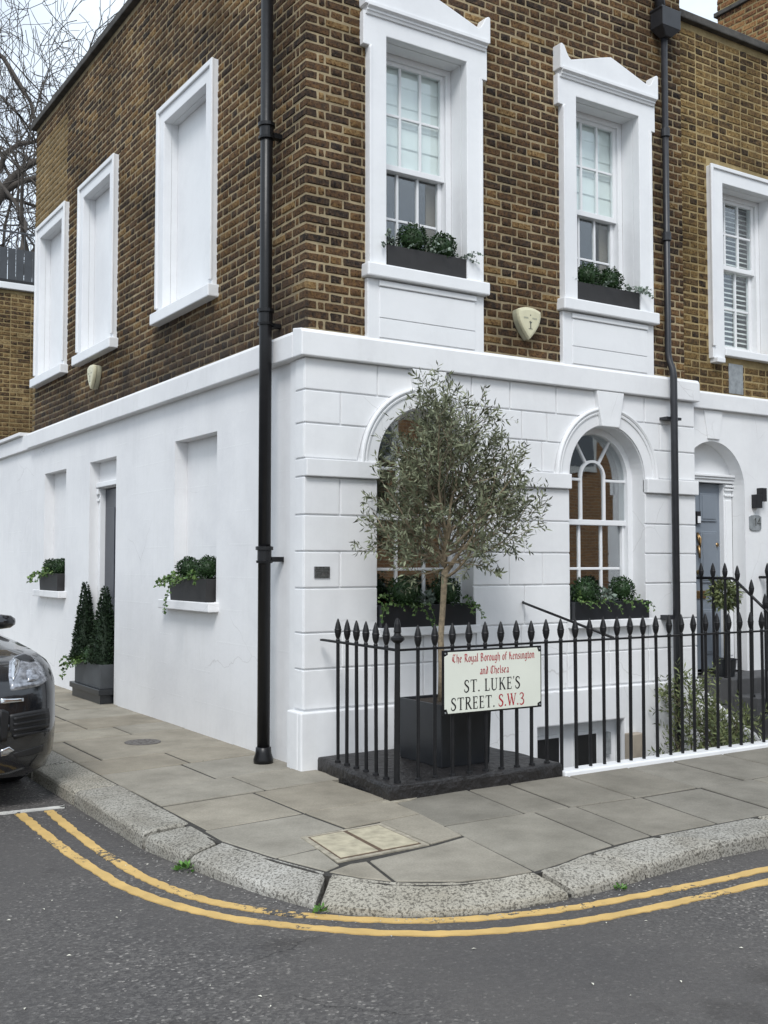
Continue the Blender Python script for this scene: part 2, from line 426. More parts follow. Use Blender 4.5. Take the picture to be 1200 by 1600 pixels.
simple('twig', (0.16, 0.13, 0.085), 0.85, 0.3, 40)
simple('tree_bark', (0.075, 0.065, 0.056), 0.9, 0.35, 5)
# ------------------------------------------------------------------ helpers
class MB:
    """collects shapes; build() links them as ONE mesh object"""
    def __init__(s): s.v = []; s.f = []
    def add(s, vs, fs):
        o = len(s.v); s.v += [tuple(p) for p in vs]; s.f += [tuple(i + o for i in f) for f in fs]; return s
    def box(s, x0, x1, y0, y1, z0, z1):
        x0, x1 = min(x0, x1), max(x0, x1); y0, y1 = min(y0, y1), max(y0, y1); z0, z1 = min(z0, z1), max(z0, z1)
        return s.add([(x0, y0, z0), (x1, y0, z0), (x1, y1, z0), (x0, y1, z0), (x0, y0, z1), (x1, y0, z1), (x1, y1, z1), (x0, y1, z1)],
                     [(0, 3, 2, 1), (4, 5, 6, 7), (0, 1, 5, 4), (1, 2, 6, 5), (2, 3, 7, 6), (3, 0, 4, 7)])
    def prism(s, poly, axis, a, b):
        if axis == 'y': P = lambda p, t: (p[0], t, p[1])
        elif axis == 'x': P = lambda p, t: (t, p[0], p[1])
        else: P = lambda p, t: (p[0], p[1], t)
        k = len(poly)
        vs = [P(p, a) for p in poly] + [P(p, b) for p in poly]
        fs = [tuple(range(k)), tuple(range(2 * k - 1, k - 1, -1))] + [(i, (i + 1) % k, k + (i + 1) % k, k + i) for i in range(k)]
        return s.add(vs, fs)
    def tube(s, pts, rad, n=8, cap=True):
        pts = [Vector(p) for p in pts]
        if not isinstance(rad, (list, tuple)): rad = [rad] * len(pts)
        rings = []
        prev = None
        for i, p in enumerate(pts):
            t = (pts[min(i + 1, len(pts) - 1)] - pts[max(i - 1, 0)])
            if t.length < 1e-9: t = Vector((0, 0, 1))
            t.normalize()
            a = prev if prev is not None else (Vector((1, 0, 0)) if abs(t.x) < 0.8 else Vector((0, 1, 0)))
            a = (a - t * a.dot(t)); a.normalize(); prev = a
            b = t.cross(a)
            rings.append([p + (a * math.cos(2 * PI * k / n) + b * math.sin(2 * PI * k / n)) * rad[i] for k in range(n)])
        vs = [q for r in rings for q in r]; fs = []
        for i in range(len(rings) - 1):
            for k in range(n):
                fs.append((i * n + k, i * n + (k + 1) % n, (i + 1) * n + (k + 1) % n, (i + 1) * n + k))
        if cap:
            fs.append(tuple(range(n - 1, -1, -1))); fs.append(tuple((len(rings) - 1) * n + k for k in range(n)))
        return s.add(vs, fs)
    def lathe(s, prof, c=(0, 0, 0), n=16, sx=1.0, sy=1.0):
        vs = []; fs = []
        for r, z in prof:
            for k in range(n):
                vs.append((c[0] + sx * r * math.cos(2 * PI * k / n), c[1] + sy * r * math.sin(2 * PI * k / n), c[2] + z))
        for i in range(len(prof) - 1):
            for k in range(n):
                fs.append((i * n + k, i * n + (k + 1) % n, (i + 1) * n + (k + 1) % n, (i + 1) * n + k))
        fs.append(tuple(range(n - 1, -1, -1))); fs.append(tuple((len(prof) - 1) * n + k for k in range(n)))
        return s.add(vs, fs)
    def sweep(s, rings, closed=False, cap=True):
        k = len(rings[0]); vs = [p for r in rings for p in r]; fs = []
        m = len(rings)
        for i in range(m if closed else m - 1):
            j = (i + 1) % m
            for q in range(k):
                fs.append((i * k + q, i * k + (q + 1) % k, j * k + (q + 1) % k, j * k + q))
        if cap and not closed:
            fs.append(tuple(range(k - 1, -1, -1))); fs.append(tuple((m - 1) * k + q for q in range(k)))
        return s.add(vs, fs)
    def build(s, name, m, parent=None, smooth=False, bevel=0.0, seg=2, recalc=True):
        me = bpy.data.meshes.new(name)
        me.from_pydata(s.v, [], s.f)
        if recalc:
            bm = bmesh.new(); bm.from_mesh(me)
            bmesh.ops.recalc_face_normals(bm, faces=bm.faces)
            bm.to_mesh(me); bm.free()
        if smooth:
            me.polygons.foreach_set('use_smooth', [True] * len(me.polygons))
        o = bpy.data.objects.new(name, me)
        me.materials.append(MATS[m])
        link(o, parent)
        if bevel:
            b = o.modifiers.new('bevel', 'BEVEL'); b.width = bevel; b.segments = seg; b.limit_method = 'ANGLE'; b.angle_limit = math.radians(40)
        return o

def world_of(o):
    # every parent is an unrotated Empty or a mesh at the world origin: plain sum of locations
    w = Vector((0, 0, 0))
    while o is not None:
        w += o.location
        if o.parent is not None: w += o.matrix_parent_inverse.translation
        o = o.parent
    return w
def link(o, parent=None):
    col.objects.link(o)
    if parent is not None:
        o.parent = parent
        o.matrix_parent_inverse = Matrix.Translation(-world_of(parent))
    return o
def tag(o, label=None, cat=None, group=None, kind=None):
    if label: o['label'] = label
    if cat: o['category'] = cat
    if group: o['group'] = group
    if kind: o['kind'] = kind
    return o
def thing(name, loc, label, cat, group=None):
    o = bpy.data.objects.new(name, None)
    o.empty_display_size = 0.2
    o.location = loc
    col.objects.link(o)
    return tag(o, label, cat, group)
def np_mesh(name, V, Fq, m, parent=None, smooth=False, attrs=None):
    """V (n,3) array; Fq (k,c) int array of equal-size faces"""
    me = bpy.data.meshes.new(name)
    nv, nf, c = len(V), len(Fq), Fq.shape[1]
    me.vertices.add(nv); me.vertices.foreach_set('co', V.astype(np.float32).ravel())
    me.loops.add(nf * c); me.loops.foreach_set('vertex_index', Fq.astype(np.int32).ravel())
    me.polygons.add(nf); me.polygons.foreach_set('loop_start', np.arange(0, nf * c, c, dtype=np.int32))
    me.polygons.foreach_set('loop_total', np.full(nf, c, dtype=np.int32))
    if smooth: me.polygons.foreach_set('use_smooth', np.ones(nf, dtype=bool))
    me.update(calc_edges=True)
    for k, a in (attrs or {}).items():
        at = me.attributes.new(k, 'FLOAT', 'POINT'); at.data.foreach_set('value', a.astype(np.float32))
    me.materials.append(MATS[m])
    o = bpy.data.objects.new(name, me)
    link(o, parent)
    return o
def arc(cx, cz, r, a0, a1, n):
    return [(cx + r * math.cos(math.radians(a0 + (a1 - a0) * i / n)), cz + r * math.sin(math.radians(a0 + (a1 - a0) * i / n))) for i in range(n + 1)]

# ---- bricks
def brick_template(L, H, D, bev, rng, jit=0.0016):
    """bevelled box, 24 verts; x along the wall, y inward from the face, z up; origin at lower left front"""
    vs = []
    for ix in (0, 1):
        for iy in (0, 1):
            for iz in (0, 1):
                x, y, z = ix * L, iy * D, iz * H
                dx, dy, dz = bev * (1 - 2 * ix), bev * (1 - 2 * iy), bev * (1 - 2 * iz)
                vs += [(x, y + dy, z + dz), (x + dx, y, z + dz), (x + dx, y + dy, z)]
    V = np.array(vs) + rng.uniform(-jit, jit, (24, 3))
    i = lambda ix, iy, iz, k: (ix * 4 + iy * 2 + iz) * 3 + k
    Q = []
    for a in (0, 1):
        Q.append([i(a, 0, 0, 0), i(a, 1, 0, 0), i(a, 1, 1, 0), i(a, 0, 1, 0)][::(-1 if a == 0 else 1)])
        Q.append([i(0, a, 0, 1), i(1, a, 0, 1), i(1, a, 1, 1), i(0, a, 1, 1)][::(1 if a == 0 else -1)])
        Q.append([i(0, 0, a, 2), i(1, 0, a, 2), i(1, 1, a, 2), i(0, 1, a, 2)][::(-1 if a == 0 else 1)])
    for a in (0, 1):
        for b in (0, 1):
            Q.append([i(0, a, b, 1), i(1, a, b, 1), i(1, a, b, 2), i(0, a, b, 2)])
            Q.append([i(a, 0, b, 0), i(a, 1, b, 0), i(a, 1, b, 2), i(a, 0, b, 2)])
            Q.append([i(a, b, 0, 0), i(a, b, 1, 0), i(a, b, 1, 1), i(a, b, 0, 1)])
    # corner triangles as degenerate quads
    for a in (0, 1):
        for b in (0, 1):
            for c in (0, 1):
                Q.append([i(a, b, c, 0), i(a, b, c, 1), i(a, b, c, 2), i(a, b, c, 2)])
    return V, Q
BR_H, BR_C = 0.0595, 0.075
rngb = np.random.default_rng(7)
def brick_meshes(matname, n=10):
    """shared meshes for the single bricks, each with its own tone"""
    out = {}
    for kind, L in (('s', 0.213), ('h', 0.1005), ('q', 0.046)):
        lst = []
        for k in range(n if kind != 'q' else 5):
            V, Q = brick_template(L, BR_H, 0.1, 0.006, rngb, 0.0034)
            tone = rngb.beta(2.6, 2.7)
            if kind == 'h': tone *= 0.8
            me = bpy.data.meshes.new('brick')
            me.from_pydata([tuple(v) for v in V], [], [tuple(dict.fromkeys(q)) for q in Q])
            bm = bmesh.new(); bm.from_mesh(me); bmesh.ops.recalc_face_normals(bm, faces=bm.faces); bm.to_mesh(me); bm.free()
            at = me.attributes.new('tone', 'FLOAT', 'POINT'); at.data.foreach_set('value', np.full(24, tone, np.float32))
            me.materials.append(MATS[matname])
            lst.append(me)
        out[kind] = lst
    return out
def course_bricks(i, length, corner, closer=True):
    """Flemish bond: list of (s0, s1, kind) along one course; corner 'A' starts with a stretcher, 'B' after the other wall's stretcher end"""
    res = []; J = 0.014
    even = (i % 2 == 0) if corner == 'A' else (i % 2 == 1)
    s = 0.0
    if even: seq = ['s', 'h']; 
    else:
        s = 0.1025 + J
        if closer: res.append((s, s + 0.048, 'q')); s += 0.048 + J
        seq = ['s', 'h']
    k = 0
    while s < length:
        kd = seq[k % 2]; k += 1
        L = 0.213 if kd == 's' else 0.1015
        res.append((s, s + L, kd)); s += L + J
    return res
def wavy(s, z):
    return 0.0035 * math.sin(s * 1.9 + z * 1.3) + 0.002 * math.sin(s * 5.3 + z * 4.1) + random.uniform(-.0012, .0012)
def lay_bricks(faces, part, matname, n_single, tone_gain=1.0, single_name='brick'):
    """faces: list of dict(o, a, nrm, length, z0, z1, corner, holes, end); brick boxes; largest in view become objects"""
    allb = []
    for fc in faces:
        o, a, nr = Vector(fc['o']), Vector(fc['a']), Vector(fc['n'])
        nc = int((fc['z1'] - fc['z0']) / BR_C)
        for i in range(nc):
            z = fc['z0'] + i * BR_C + 0.007
            for s0, s1, kd in course_bricks(i, fc['length'], fc['corner'], fc.get('closer', True)):
                s1 = min(s1, fc['length'])
                segs = [(s0, s1)]
                for (h0, h1, hz0, hz1) in fc['holes']:
                    if z + BR_H <= hz0 or z >= hz1: continue
                    ns = []
                    for q0, q1 in segs:
                        if q1 <= h0 or q0 >= h1: ns.append((q0, q1)); continue
                        if q0 < h0: ns.append((q0, h0 - 0.004))
                        if q1 > h1: ns.append((h1 + 0.004, q1))
                    segs = ns
                for q0, q1 in segs:
                    if q1 - q0 < 0.02: continue
                    p = o + a * (0.5 * (q0 + q1)) + Vector((0, 0, z + BR_H / 2))
                    d = p - CAM
                    dep = d.dot(cam_f)
                    vis = 0.0
                    if dep > 0.5:
                        px = 600 + F_PX * d.dot(cam_r) / dep; py = 800 - F_PX * d.dot(cam_u) / dep
                        if -5 < px < 1205 and -5 < py < 1605:
                            vis = (q1 - q0) * max(0, -d.normalized().dot(nr)) / dep ** 2
                    allb.append((vis, q0, q1, z, kd, s0, s1, fc, o, a, nr))
    allb.sort(key=lambda t: -t[0])
    # spread of single bricks: the ones that show largest
    meshes = brick_meshes(matname)
    for b in allb[:n_single]:
        vis, q0, q1, z, kd, s0, s1, fc, o, a, nr = b
        me = meshes[kd][random.randrange(len(meshes[kd]))]
        ob = bpy.data.objects.new(single_name, me)
        L0 = {'s': 0.213, 'h': 0.1015, 'q': 0.048}[kd]
        inw = -nr
        off = random.uniform(-0.0012, 0.0016)
        base = o + a * q0 + nr * off
        M = Matrix(((a.x * (q1 - q0) / L0, inw.x, 0, 0), (a.y * (q1 - q0) / L0, inw.y, 0, 0), (0, 0, 1, 0), (0, 0, 0, 1)))
        col.objects.link(ob)
        ob.parent = part
        ob.matrix_parent_inverse = Matrix.Translation(-world_of(part))
        ob.matrix_basis = Matrix.Translation((base.x, base.y, z + wavy(q0, z))) @ M
    rest = allb[n_single:]
    if rest:
        tmpl = {k: [brick_template(L, BR_H, 0.1, 0.006, rngb, 0.0034) for _ in range(8)] for k, L in (('s', 0.213), ('h', 0.1015), ('q', 0.048))}
        Q0 = np.array([q for q in tmpl['s'][0][1] if len(set(q)) == 4])
        Vs, Qs, T, Fr = [], [], [], []
        for j, b in enumerate(rest):
            vis, q0, q1, z, kd, s0, s1, fc, o, a, nr = b
            V = tmpl[kd][j % 8][0].copy()
            L0 = {'s': 0.213, 'h': 0.1015, 'q': 0.048}[kd]
            V[:, 0] *= (q1 - q0) / L0
            off = random.uniform(-0.0012, 0.0016)
            W = np.array(o)[None] + np.outer(V[:, 0] + q0, np.array(a)) + np.outer(off - V[:, 1], np.array(nr))
            W[:, 2] = z + wavy(q0, z) + V[:, 2]
            Vs.append(W); Qs.append(Q0 + 24 * j)
            t = rngb.beta(2.6, 2.7) * (0.8 if kd == 'h' else 1.0)
            T.append(np.full(24, t))
            fr = 0.0
            for (f0, f1, fz0, fz1) in fc.get('fresh', []):
                if f0 < q0 < f1 and fz0 < z < fz1: fr = 0.55
            Fr.append(np.full(24, fr))
        ob = np_mesh('brickwork', np.concatenate(Vs), np.concatenate(Qs), matname, part, attrs={'tone': np.concatenate(T), 'fresh': np.concatenate(Fr)})
        bm = bmesh.new(); bm.from_mesh(ob.data)
        bmesh.ops.recalc_face_normals(bm, faces=bm.faces)
        bm.to_mesh(ob.data); bm.free()
        tag(ob, kind='stuff')

# ---- leaves
def leaf_arrays(P, D, size, width, rng, fold=0.25, flat=None):
    """P points (n,3), D directions (n,3): one lance-shaped leaf each: 4 verts folded on the mid rib"""
    n = len(P)
    D = D / np.maximum(np.linalg.norm(D, axis=1, keepdims=True), 1e-6)
    R = rng.normal(size=(n, 3))
    S = np.cross(D, R); S /= np.maximum(np.linalg.norm(S, axis=1, keepdims=True), 1e-6)
    N = np.cross(S, D)
    sz = size * rng.uniform(0.7, 1.25, (n, 1))
    w = sz * width
    a = P; b = P + D * sz * 0.5 + S * w + N * fold * w; c = P + D * sz - N * fold * w; d = P + D * sz * 0.5 - S * w + N * fold * w
    V = np.stack([a, b, c, d], 1).reshape(-1, 3)
    Q = np.arange(4 * n).reshape(n, 4)
    return V, Q
def join_q(lst):
    V = []; Q = []; o = 0
    for v, q in lst:
        V.append(v); Q.append(q + o); o += len(v)
    return np.concatenate(V), np.concatenate(Q)
# ------------------------------------------------------------------ ground, road, pavement, kerb
random.seed(11)
ROAD = -0.10
tag(MB().add([(-400, -400, -2.6), (400, -400, -2.6), (400, 400, -2.6), (-400, 400, -2.6)], [(0, 1, 2, 3)]).build('ground', 'ground_earth', recalc=False), kind='structure')
rd = MB().add([(-60, -60, ROAD), (90, -60, ROAD), (90, -2.55, ROAD), (-1.05, -2.55, ROAD), (-1.05, 90, ROAD), (-60, 90, ROAD)], [(0, 1, 2, 3, 4, 5)])
road = tag(rd.build('road', 'asphalt', recalc=False), kind='structure')

# kerb stations: inner x,y ; outer x,y,z ; joint flag
ST = []
for y in (14, 13, 12, 11, 10.1, 9.2, 8.3, 7.3, 6.3, 5.3, 4.3, 3.3, 2.3, 1.25, 0.2):
    ST.append((-1.34, y + 0.02, -1.67, y, 0.0, 1))
ST += [(-1.355, -0.5, -1.67, -0.5, 0, 0), (-1.36, -1.1, -1.67, -1.15, -.005, 1), (-1.37, -1.56, -1.60, -1.64, -.028, 1), (-1.32, -1.85, -1.545, -1.97, -.042, 0), (-1.26, -2.1, -1.47, -2.28, -.05, 0),
       (-1.17, -2.42, -1.355, -2.64, -.056, 1), (-1.09, -2.58, -1.26, -2.78, -.062, 0), (-0.98, -2.73, -1.12, -2.91, -.064, 0), (-0.85, -2.83, -0.96, -3.01, -.066, 0), (-0.70, -2.91, -0.77, -3.09, -.066, 0), (-0.5, -2.955, -0.52, -3.14, -.062, 0),
       (-0.27, -2.97, -0.21, -3.16, -.055, 1), (-.12, -2.945, -.02, -3.16, -.05, 0), (.03, -2.905, .16, -3.145, -.04, 0), (.18, -2.86, .35, -3.12, -.022, 1), (.45, -2.815, .68, -3.085, -.01, 0), (.74, -2.79, 1.0, -3.065, -.004, 1),
       (1.6, -2.80, 1.75, -3.08, 0, 1), (2.5, -2.82, 2.6, -3.1, 0, 1), (3.4, -2.83, 3.5, -3.11, 0, 1), (4.4, -2.85, 4.5, -3.12, 0, 1), (5.4, -2.86, 5.5, -3.13, 0, 1), (6.4, -2.86, 6.5, -3.13, 0, 1), (8.0, -2.86, 8.0, -3.13, 0, 1), (10.0, -2.86, 10.0, -3.13, 0, 1)]
# pavement bed
bed = [(s[0] - 0.03, s[1] - 0.02) for s in ST] + [(10, -1.18), (-0.2, -1.18), (0.14, 0.1), (0.14, 14)]
pav = tag(MB().prism(bed, 'z', -0.16, -0.007).build('pavement', 'joint_sand'), kind='structure')
kerb = tag(MB().prism([(s[0] - 0.02, s[1] - 0.01) for s in ST] + [(s[2] + .03, s[3] + .02) for s in ST[::-1]], 'z', -0.25, -0.085).build('kerb', 'joint_sand'), kind='structure')
def lerp(a, b, t): return a + (b - a) * t
ji = [i for i, s in enumerate(ST) if s[5]]
for a, b in zip(ji[:-1], ji[1:]):
    rows = []
    stn = []
    # densify and pull the ends in for the joint
    for k in range(a, b):
        m_ = 3
        for q in range(m_):
            stn.append(tuple(lerp(ST[k][c], ST[k + 1][c], q / m_) for c in range(5)))
    stn.append(ST[b][:5])
    L = math.hypot(stn[-1][2] - stn[0][2], stn[-1][3] - stn[0][3]); g = 0.016 / max(L, 0.1) * len(stn)
    stn[0] = tuple(lerp(stn[0][c], stn[1][c], min(.8, g)) for c in range(5))
    stn[-1] = tuple(lerp(stn[-1][c], stn[-2][c], min(.8, g)) for c in range(5))
    L2 = max(.05, math.hypot(stn[1][2] - stn[0][2], stn[1][3] - stn[0][3]))
    stn = [stn[0], tuple(lerp(stn[0][c], stn[1][c], min(.5, .014 / L2)) for c in range(5))] + stn[1:-1] + [tuple(lerp(stn[-1][c], stn[-2][c], min(.5, .014 / L2)) for c in range(5)), stn[-1]]
    dz = random.uniform(-0.006, 0.006)
    rings = []
    for e, s in enumerate(stn):
        ix, iy, ox, oy, oz = s
        end = 0.012 if e in (0, len(stn) - 1) else 0.0
        r = []
        for t, zz in ((0.02, -0.12), (0.02, -0.004), (0.05, 0.0), (0.35, 0.001), (0.65, 0.0), (0.90, -0.002), (0.965, -0.009), (0.995, -0.026), (1.0, -0.07), (1.012, -0.17)):
            z = (oz * t if zz > -0.06 else (oz if t > .5 else 0)) + zz + dz - (end if zz > -.06 else 0)
            if zz > -0.06: z += random.uniform(-0.0025, 0.0025)
            r.append((lerp(ix, ox, t) + random.uniform(-.002, .002), lerp(iy, oy, t) + random.uniform(-.002, .002), z))
        rings.append(r)
    MB().sweep(rings).build('kerbstone', 'granite', kerb, smooth=False)

# paving slabs (traced joints)
def slab(poly, g=0.0095, dz=None, m='york_stone'):
    dz = random.uniform(-0.003, 0.003) if dz is None else dz
    n_ = len(poly)
    cx = sum(p[0] for p in poly) / n_; cy = sum(p[1] for p in poly) / n_
    ar = sum(poly[i][0] * poly[(i + 1) % n_][1] - poly[(i + 1) % n_][0] * poly[i][1] for i in range(n_))
    if ar < 0: poly = poly[::-1]
    def inset(P, d):
        out = []
        for i in range(len(P)):
            p0, p1, p2 = Vector(P[i - 1]), Vector(P[i]), Vector(P[(i + 1) % len(P)])
            e1 = (p1 - p0).normalized(); e2 = (p2 - p1).normalized()
            n1 = Vector((-e1.y, e1.x)); n2 = Vector((-e2.y, e2.x))
            bis = n1 + n2
            if bis.length < 1e-4: bis = n1
            k = d / max(0.35, 1 + n1.dot(n2)) 
            out.append(tuple(p1 + bis * k))
        return out
    tx, ty = random.uniform(-.0025, .0025), random.uniform(-.0025, .0025)
    def zz(p, b): return b + dz + tx * (p[0] - cx) + ty * (p[1] - cy)
    P0 = inset(poly, g); P1 = inset(poly, g + 0.006)
    k = len(P0)
    vs = [(p[0], p[1], -0.05) for p in P0] + [(p[0], p[1], zz(p, -0.005)) for p in P0] + [(p[0], p[1], zz(p, 0)) for p in P1]
    fs = [tuple(range(2 * k, 3 * k)), tuple(range(k - 1, -1, -1))]
    for lv in (0, 1):
        for i in range(k): fs.append((lv * k + i, lv * k + (i + 1) % k, (lv + 1) * k + (i + 1) % k, (lv + 1) * k + i))
    MB().add(vs, fs).build('paving_slab', m, pav)
WX = 0.06
rowsY = [13.6, 12.6, 11.5, 10.5, 9.5, 8.5, 7.5, 6.6, 5.8, 5.0, 4.25, 3.5, 2.85, 2.32, 1.27, 0.73, 0.06, -0.5, -1.22]
splits = {14: None, 13: [-1.14]}
for i in range(len(rowsY) - 1):
    y1, y0 = rowsY[i], rowsY[i + 1]
    xs = [-1.345]
    if i == 13: xs += [-1.14]
    elif i == 14: xs += [-0.60]
    elif i == 15: xs += [-0.68]
    elif i == 16: xs += [-0.56]
    elif i == 17: xs += [-0.66]
    else: xs += [random.choice([-0.95, -0.5, -0.4, -0.75])]
    xs.append(WX if i < 16 else (0.10 if i == 16 else 0.0))
    for a, b in zip(xs[:-1], xs[1:]):
        sl = 0.10 if i > 10 else 0.03
        slab([(a, y0 + (a + 0.6) * sl), (b, y0 + (b + .6) * sl), (b, y1 + (b + .6) * sl), (a, y1 + (a + .6) * sl)])
T_ = lambda y, x: x - 0.19 * (-1.27 - y)
# corner pieces
slab([(-1.362, -1.29), (-0.66, -1.225), (-0.64, -1.70), (-0.93, -1.72), (-0.985, -1.99), (-1.275, -2.04), (-1.37, -1.56)])
slab([(-0.66, -1.225), (0.0, -1.16), (-0.02, -1.30), (-0.055, -1.63), (-0.40, -1.67), (-0.64, -1.70)])
slab([(-0.40, -1.67), (-0.055, -1.63), (-0.16, -2.2), (-0.43, -2.26)])
slab([(-1.275, -2.04), (-0.99, -2.0), (-1.05, -2.34), (-1.17, -2.40)])
slab([(-1.17, -2.40), (-1.0, -2.335), (-0.89, -2.345), (-0.975, -2.728), (-1.085, -2.58)])
slab([(-0.89, -2.345), (-0.43, -2.285), (-0.16, -2.22), (-0.29, -2.968), (-0.5, -2.952), (-0.70, -2.906), (-0.975, -2.728)])
# front rows
r1 = [(-0.02, -1.30), (0.62, None), (0.98, None), (1.53, None), (2.13, None), (2.62, None), (3.2, None), (3.8, None), (4.5, None), (5.2, None), (6.0, None)]
xs1 = [0.0, 0.62, 0.98, 1.53, 2.13, 2.62, 3.2, 3.8, 4.5, 5.2, 6.0, 6.8, 7.6, 8.4, 9.2]
ymid = lambda x: -1.96 - 0.08 * max(0, min(1, (x - 0.3) / 1.2))
for a, b in zip(xs1[:-1], xs1[1:]):
    am, bm_ = T_(ymid(a), a), T_(ymid(b), b)
    slab([(am, ymid(a)), (bm_, ymid(b)), (b - .01, -1.225), (a - .01, -1.225)], m='grey_stone')
xs2 = [-0.128, 0.56, 0.89, 1.44, 2.01, 2.55, 3.1, 3.75, 4.3, 5.0, 5.7, 6.4, 7.2, 8.0, 8.8]
kin = lambda x: np.interp(x, [s[0] for s in ST[17:]], [s[1] for s in ST[17:]])
for a, b in zip(xs2[:-1], xs2[1:]):
    ya, yb = ymid(a), ymid(b)
    lo = [(T_(-2.8, b + .1), 0), (T_(-2.8, a + .1), 0)]
    xa, xb = (T_(-2.8, a + .14) if a > 0 else -0.29), T_(-2.8, b + .14)
    mids = [(lerp(xb, xa, t), float(kin(lerp(xb, xa, t))) + 0.002) for t in (0, .33, .66, 1)]
    slab([(b, yb), (a, ya)] + mids[::-1], m='grey_stone')

# mortar fillet around the corner of the black plinth and along the coping
MB().prism([(-0.10, -1.24), (-0.02, -1.305), (0.12, -1.29), (0.2, -1.235), (0.0, -1.2)], 'z', -0.01, 0.004).build('mortar_patch', 'fillet_mortar', pav)

# recessed access cover
cv = thing('inspection_cover', (-0.71, -2.0, 0), 'square recessed inspection cover with two pale concrete halves in rusty frame', 'manhole cover')
cq = [(-1.0, -2.25), (-0.47, -2.225), (-0.44, -1.74), (-0.93, -1.77)]
def lerp2(p, q, t): return (lerp(p[0], q[0], t), lerp(p[1], q[1], t))
def shrink(P, d):
    cx = sum(p[0] for p in P) / len(P); cy = sum(p[1] for p in P) / len(P)
    return [(p[0] + (cx - p[0]) * d, p[1] + (cy - p[1]) * d) for p in P]
MB().prism(shrink(cq, -0.14), 'z', -0.02, 0.0005).build('surround', 'fillet_mortar', cv)
MB().prism(cq, 'z', -0.02, 0.003).build('frame', 'cover_iron', cv)
MB().prism(shrink([cq[0], lerp2(cq[0], cq[1], .485), lerp2(cq[3], cq[2], .485), cq[3]], 0.06), 'z', -0.01, 0.006).build('concrete_panel', 'cover_concrete', cv, bevel=.003)
MB().prism(shrink([lerp2(cq[0], cq[1], .515), cq[1], cq[2], lerp2(cq[3], cq[2], .515)], 0.06), 'z', -0.01, 0.006).build('concrete_panel', 'cover_concrete', cv, bevel=.003)
# round cover near the side wall
rc = thing('coal_hole_cover', (-0.575, 1.85, 0), 'round cast iron coal hole cover set in a paving slab', 'manhole cover')
MB().lathe([(0.155, -0.01), (0.155, 0.0045), (0.145, 0.006), (0.14, 0.0035), (0.125, 0.0035), (0.12, 0.006), (0.0, 0.006)], (-0.575, 1.85, 0), 32).build('lid', 'cast_iron', rc)
mb = MB()
for k in range(12):
    a = 2 * PI * k / 12
    for r in (0.045, 0.095):
        mb.lathe([(0.011, 0.0), (0.011, 0.0085), (0.007, 0.0095), (0.0, 0.0095)], (-0.575 + r * math.cos(a), 1.85 + r * math.sin(a), 0), 6)
mb.build('raised_studs', 'cast_iron', rc)

# double yellow lines, white bay end
def strip(pts, w, z, jit=0.0065):
    # smooth the traced line, then give it a width
    P = [Vector((p[0], p[1])) for p in pts]
    D = []
    for i in range(len(P) - 1):
        p0, p1, p2, p3 = P[max(i - 1, 0)], P[i], P[i + 1], P[min(i + 2, len(P) - 1)]
        m_ = max(4, int((p2 - p1).length / 0.035))
        for k in range(m_):
            t = k / m_
            D.append(0.5 * ((2 * p1) + (p2 - p0) * t + (2 * p0 - 5 * p1 + 4 * p2 - p3) * t * t + (3 * p1 - p0 - 3 * p2 + p3) * t ** 3))
    D.append(P[-1])
    vs = []; fs = []
    for i, p in enumerate(D):
        t = (D[min(i + 1, len(D) - 1)] - D[max(i - 1, 0)]).normalized(); n_ = Vector((-t.y, t.x))
        a = p + n_ * (w / 2 + random.uniform(-jit, jit)); b = p - n_ * (w / 2 + random.uniform(-jit, jit))
        vs += [(a.x, a.y, z), (b.x, b.y, z), (a.x, a.y, z - .012), (b.x, b.y, z - .012)]
        if i:
            o = 4 * (i - 1)
            fs += [(o, o + 1, o + 5, o + 4), (o + 2, o, o + 4, o + 6), (o + 1, o + 3, o + 7, o + 5)]
    return MB().add(vs, fs)
yo = [(-2.04, 0.15), (-2.05, -0.64), (-2.04, -1.25), (-1.99, -1.85), (-1.80, -2.43), (-1.47, -2.87), (-1.08, -3.2), (-0.61, -3.39), (-0.07, -3.47), (0.83, -3.5), (3.0, -3.52), (12, -3.54)]
yi = [(-1.855, 0.13), (-1.885, -0.6), (-1.885, -1.25), (-1.84, -1.82), (-1.70, -2.30), (-1.38, -2.74), (-0.97, -3.06), (-0.46, -3.24), (0.1, -3.31), (1.03, -3.35), (3.0, -3.37), (12, -3.39)]
strip(yo, 0.064, ROAD + 0.005).build('yellow_line', 'yellow_paint', road, recalc=True)
strip(yi, 0.062, ROAD + 0.005).build('yellow_line', 'yellow_paint', road, recalc=True)
strip([(-1.74, 0.17), (-2.0, 0.20), (-3.9, 0.32)], 0.05, ROAD + 0.0085).build('white_line', 'white_paint', road, recalc=True)

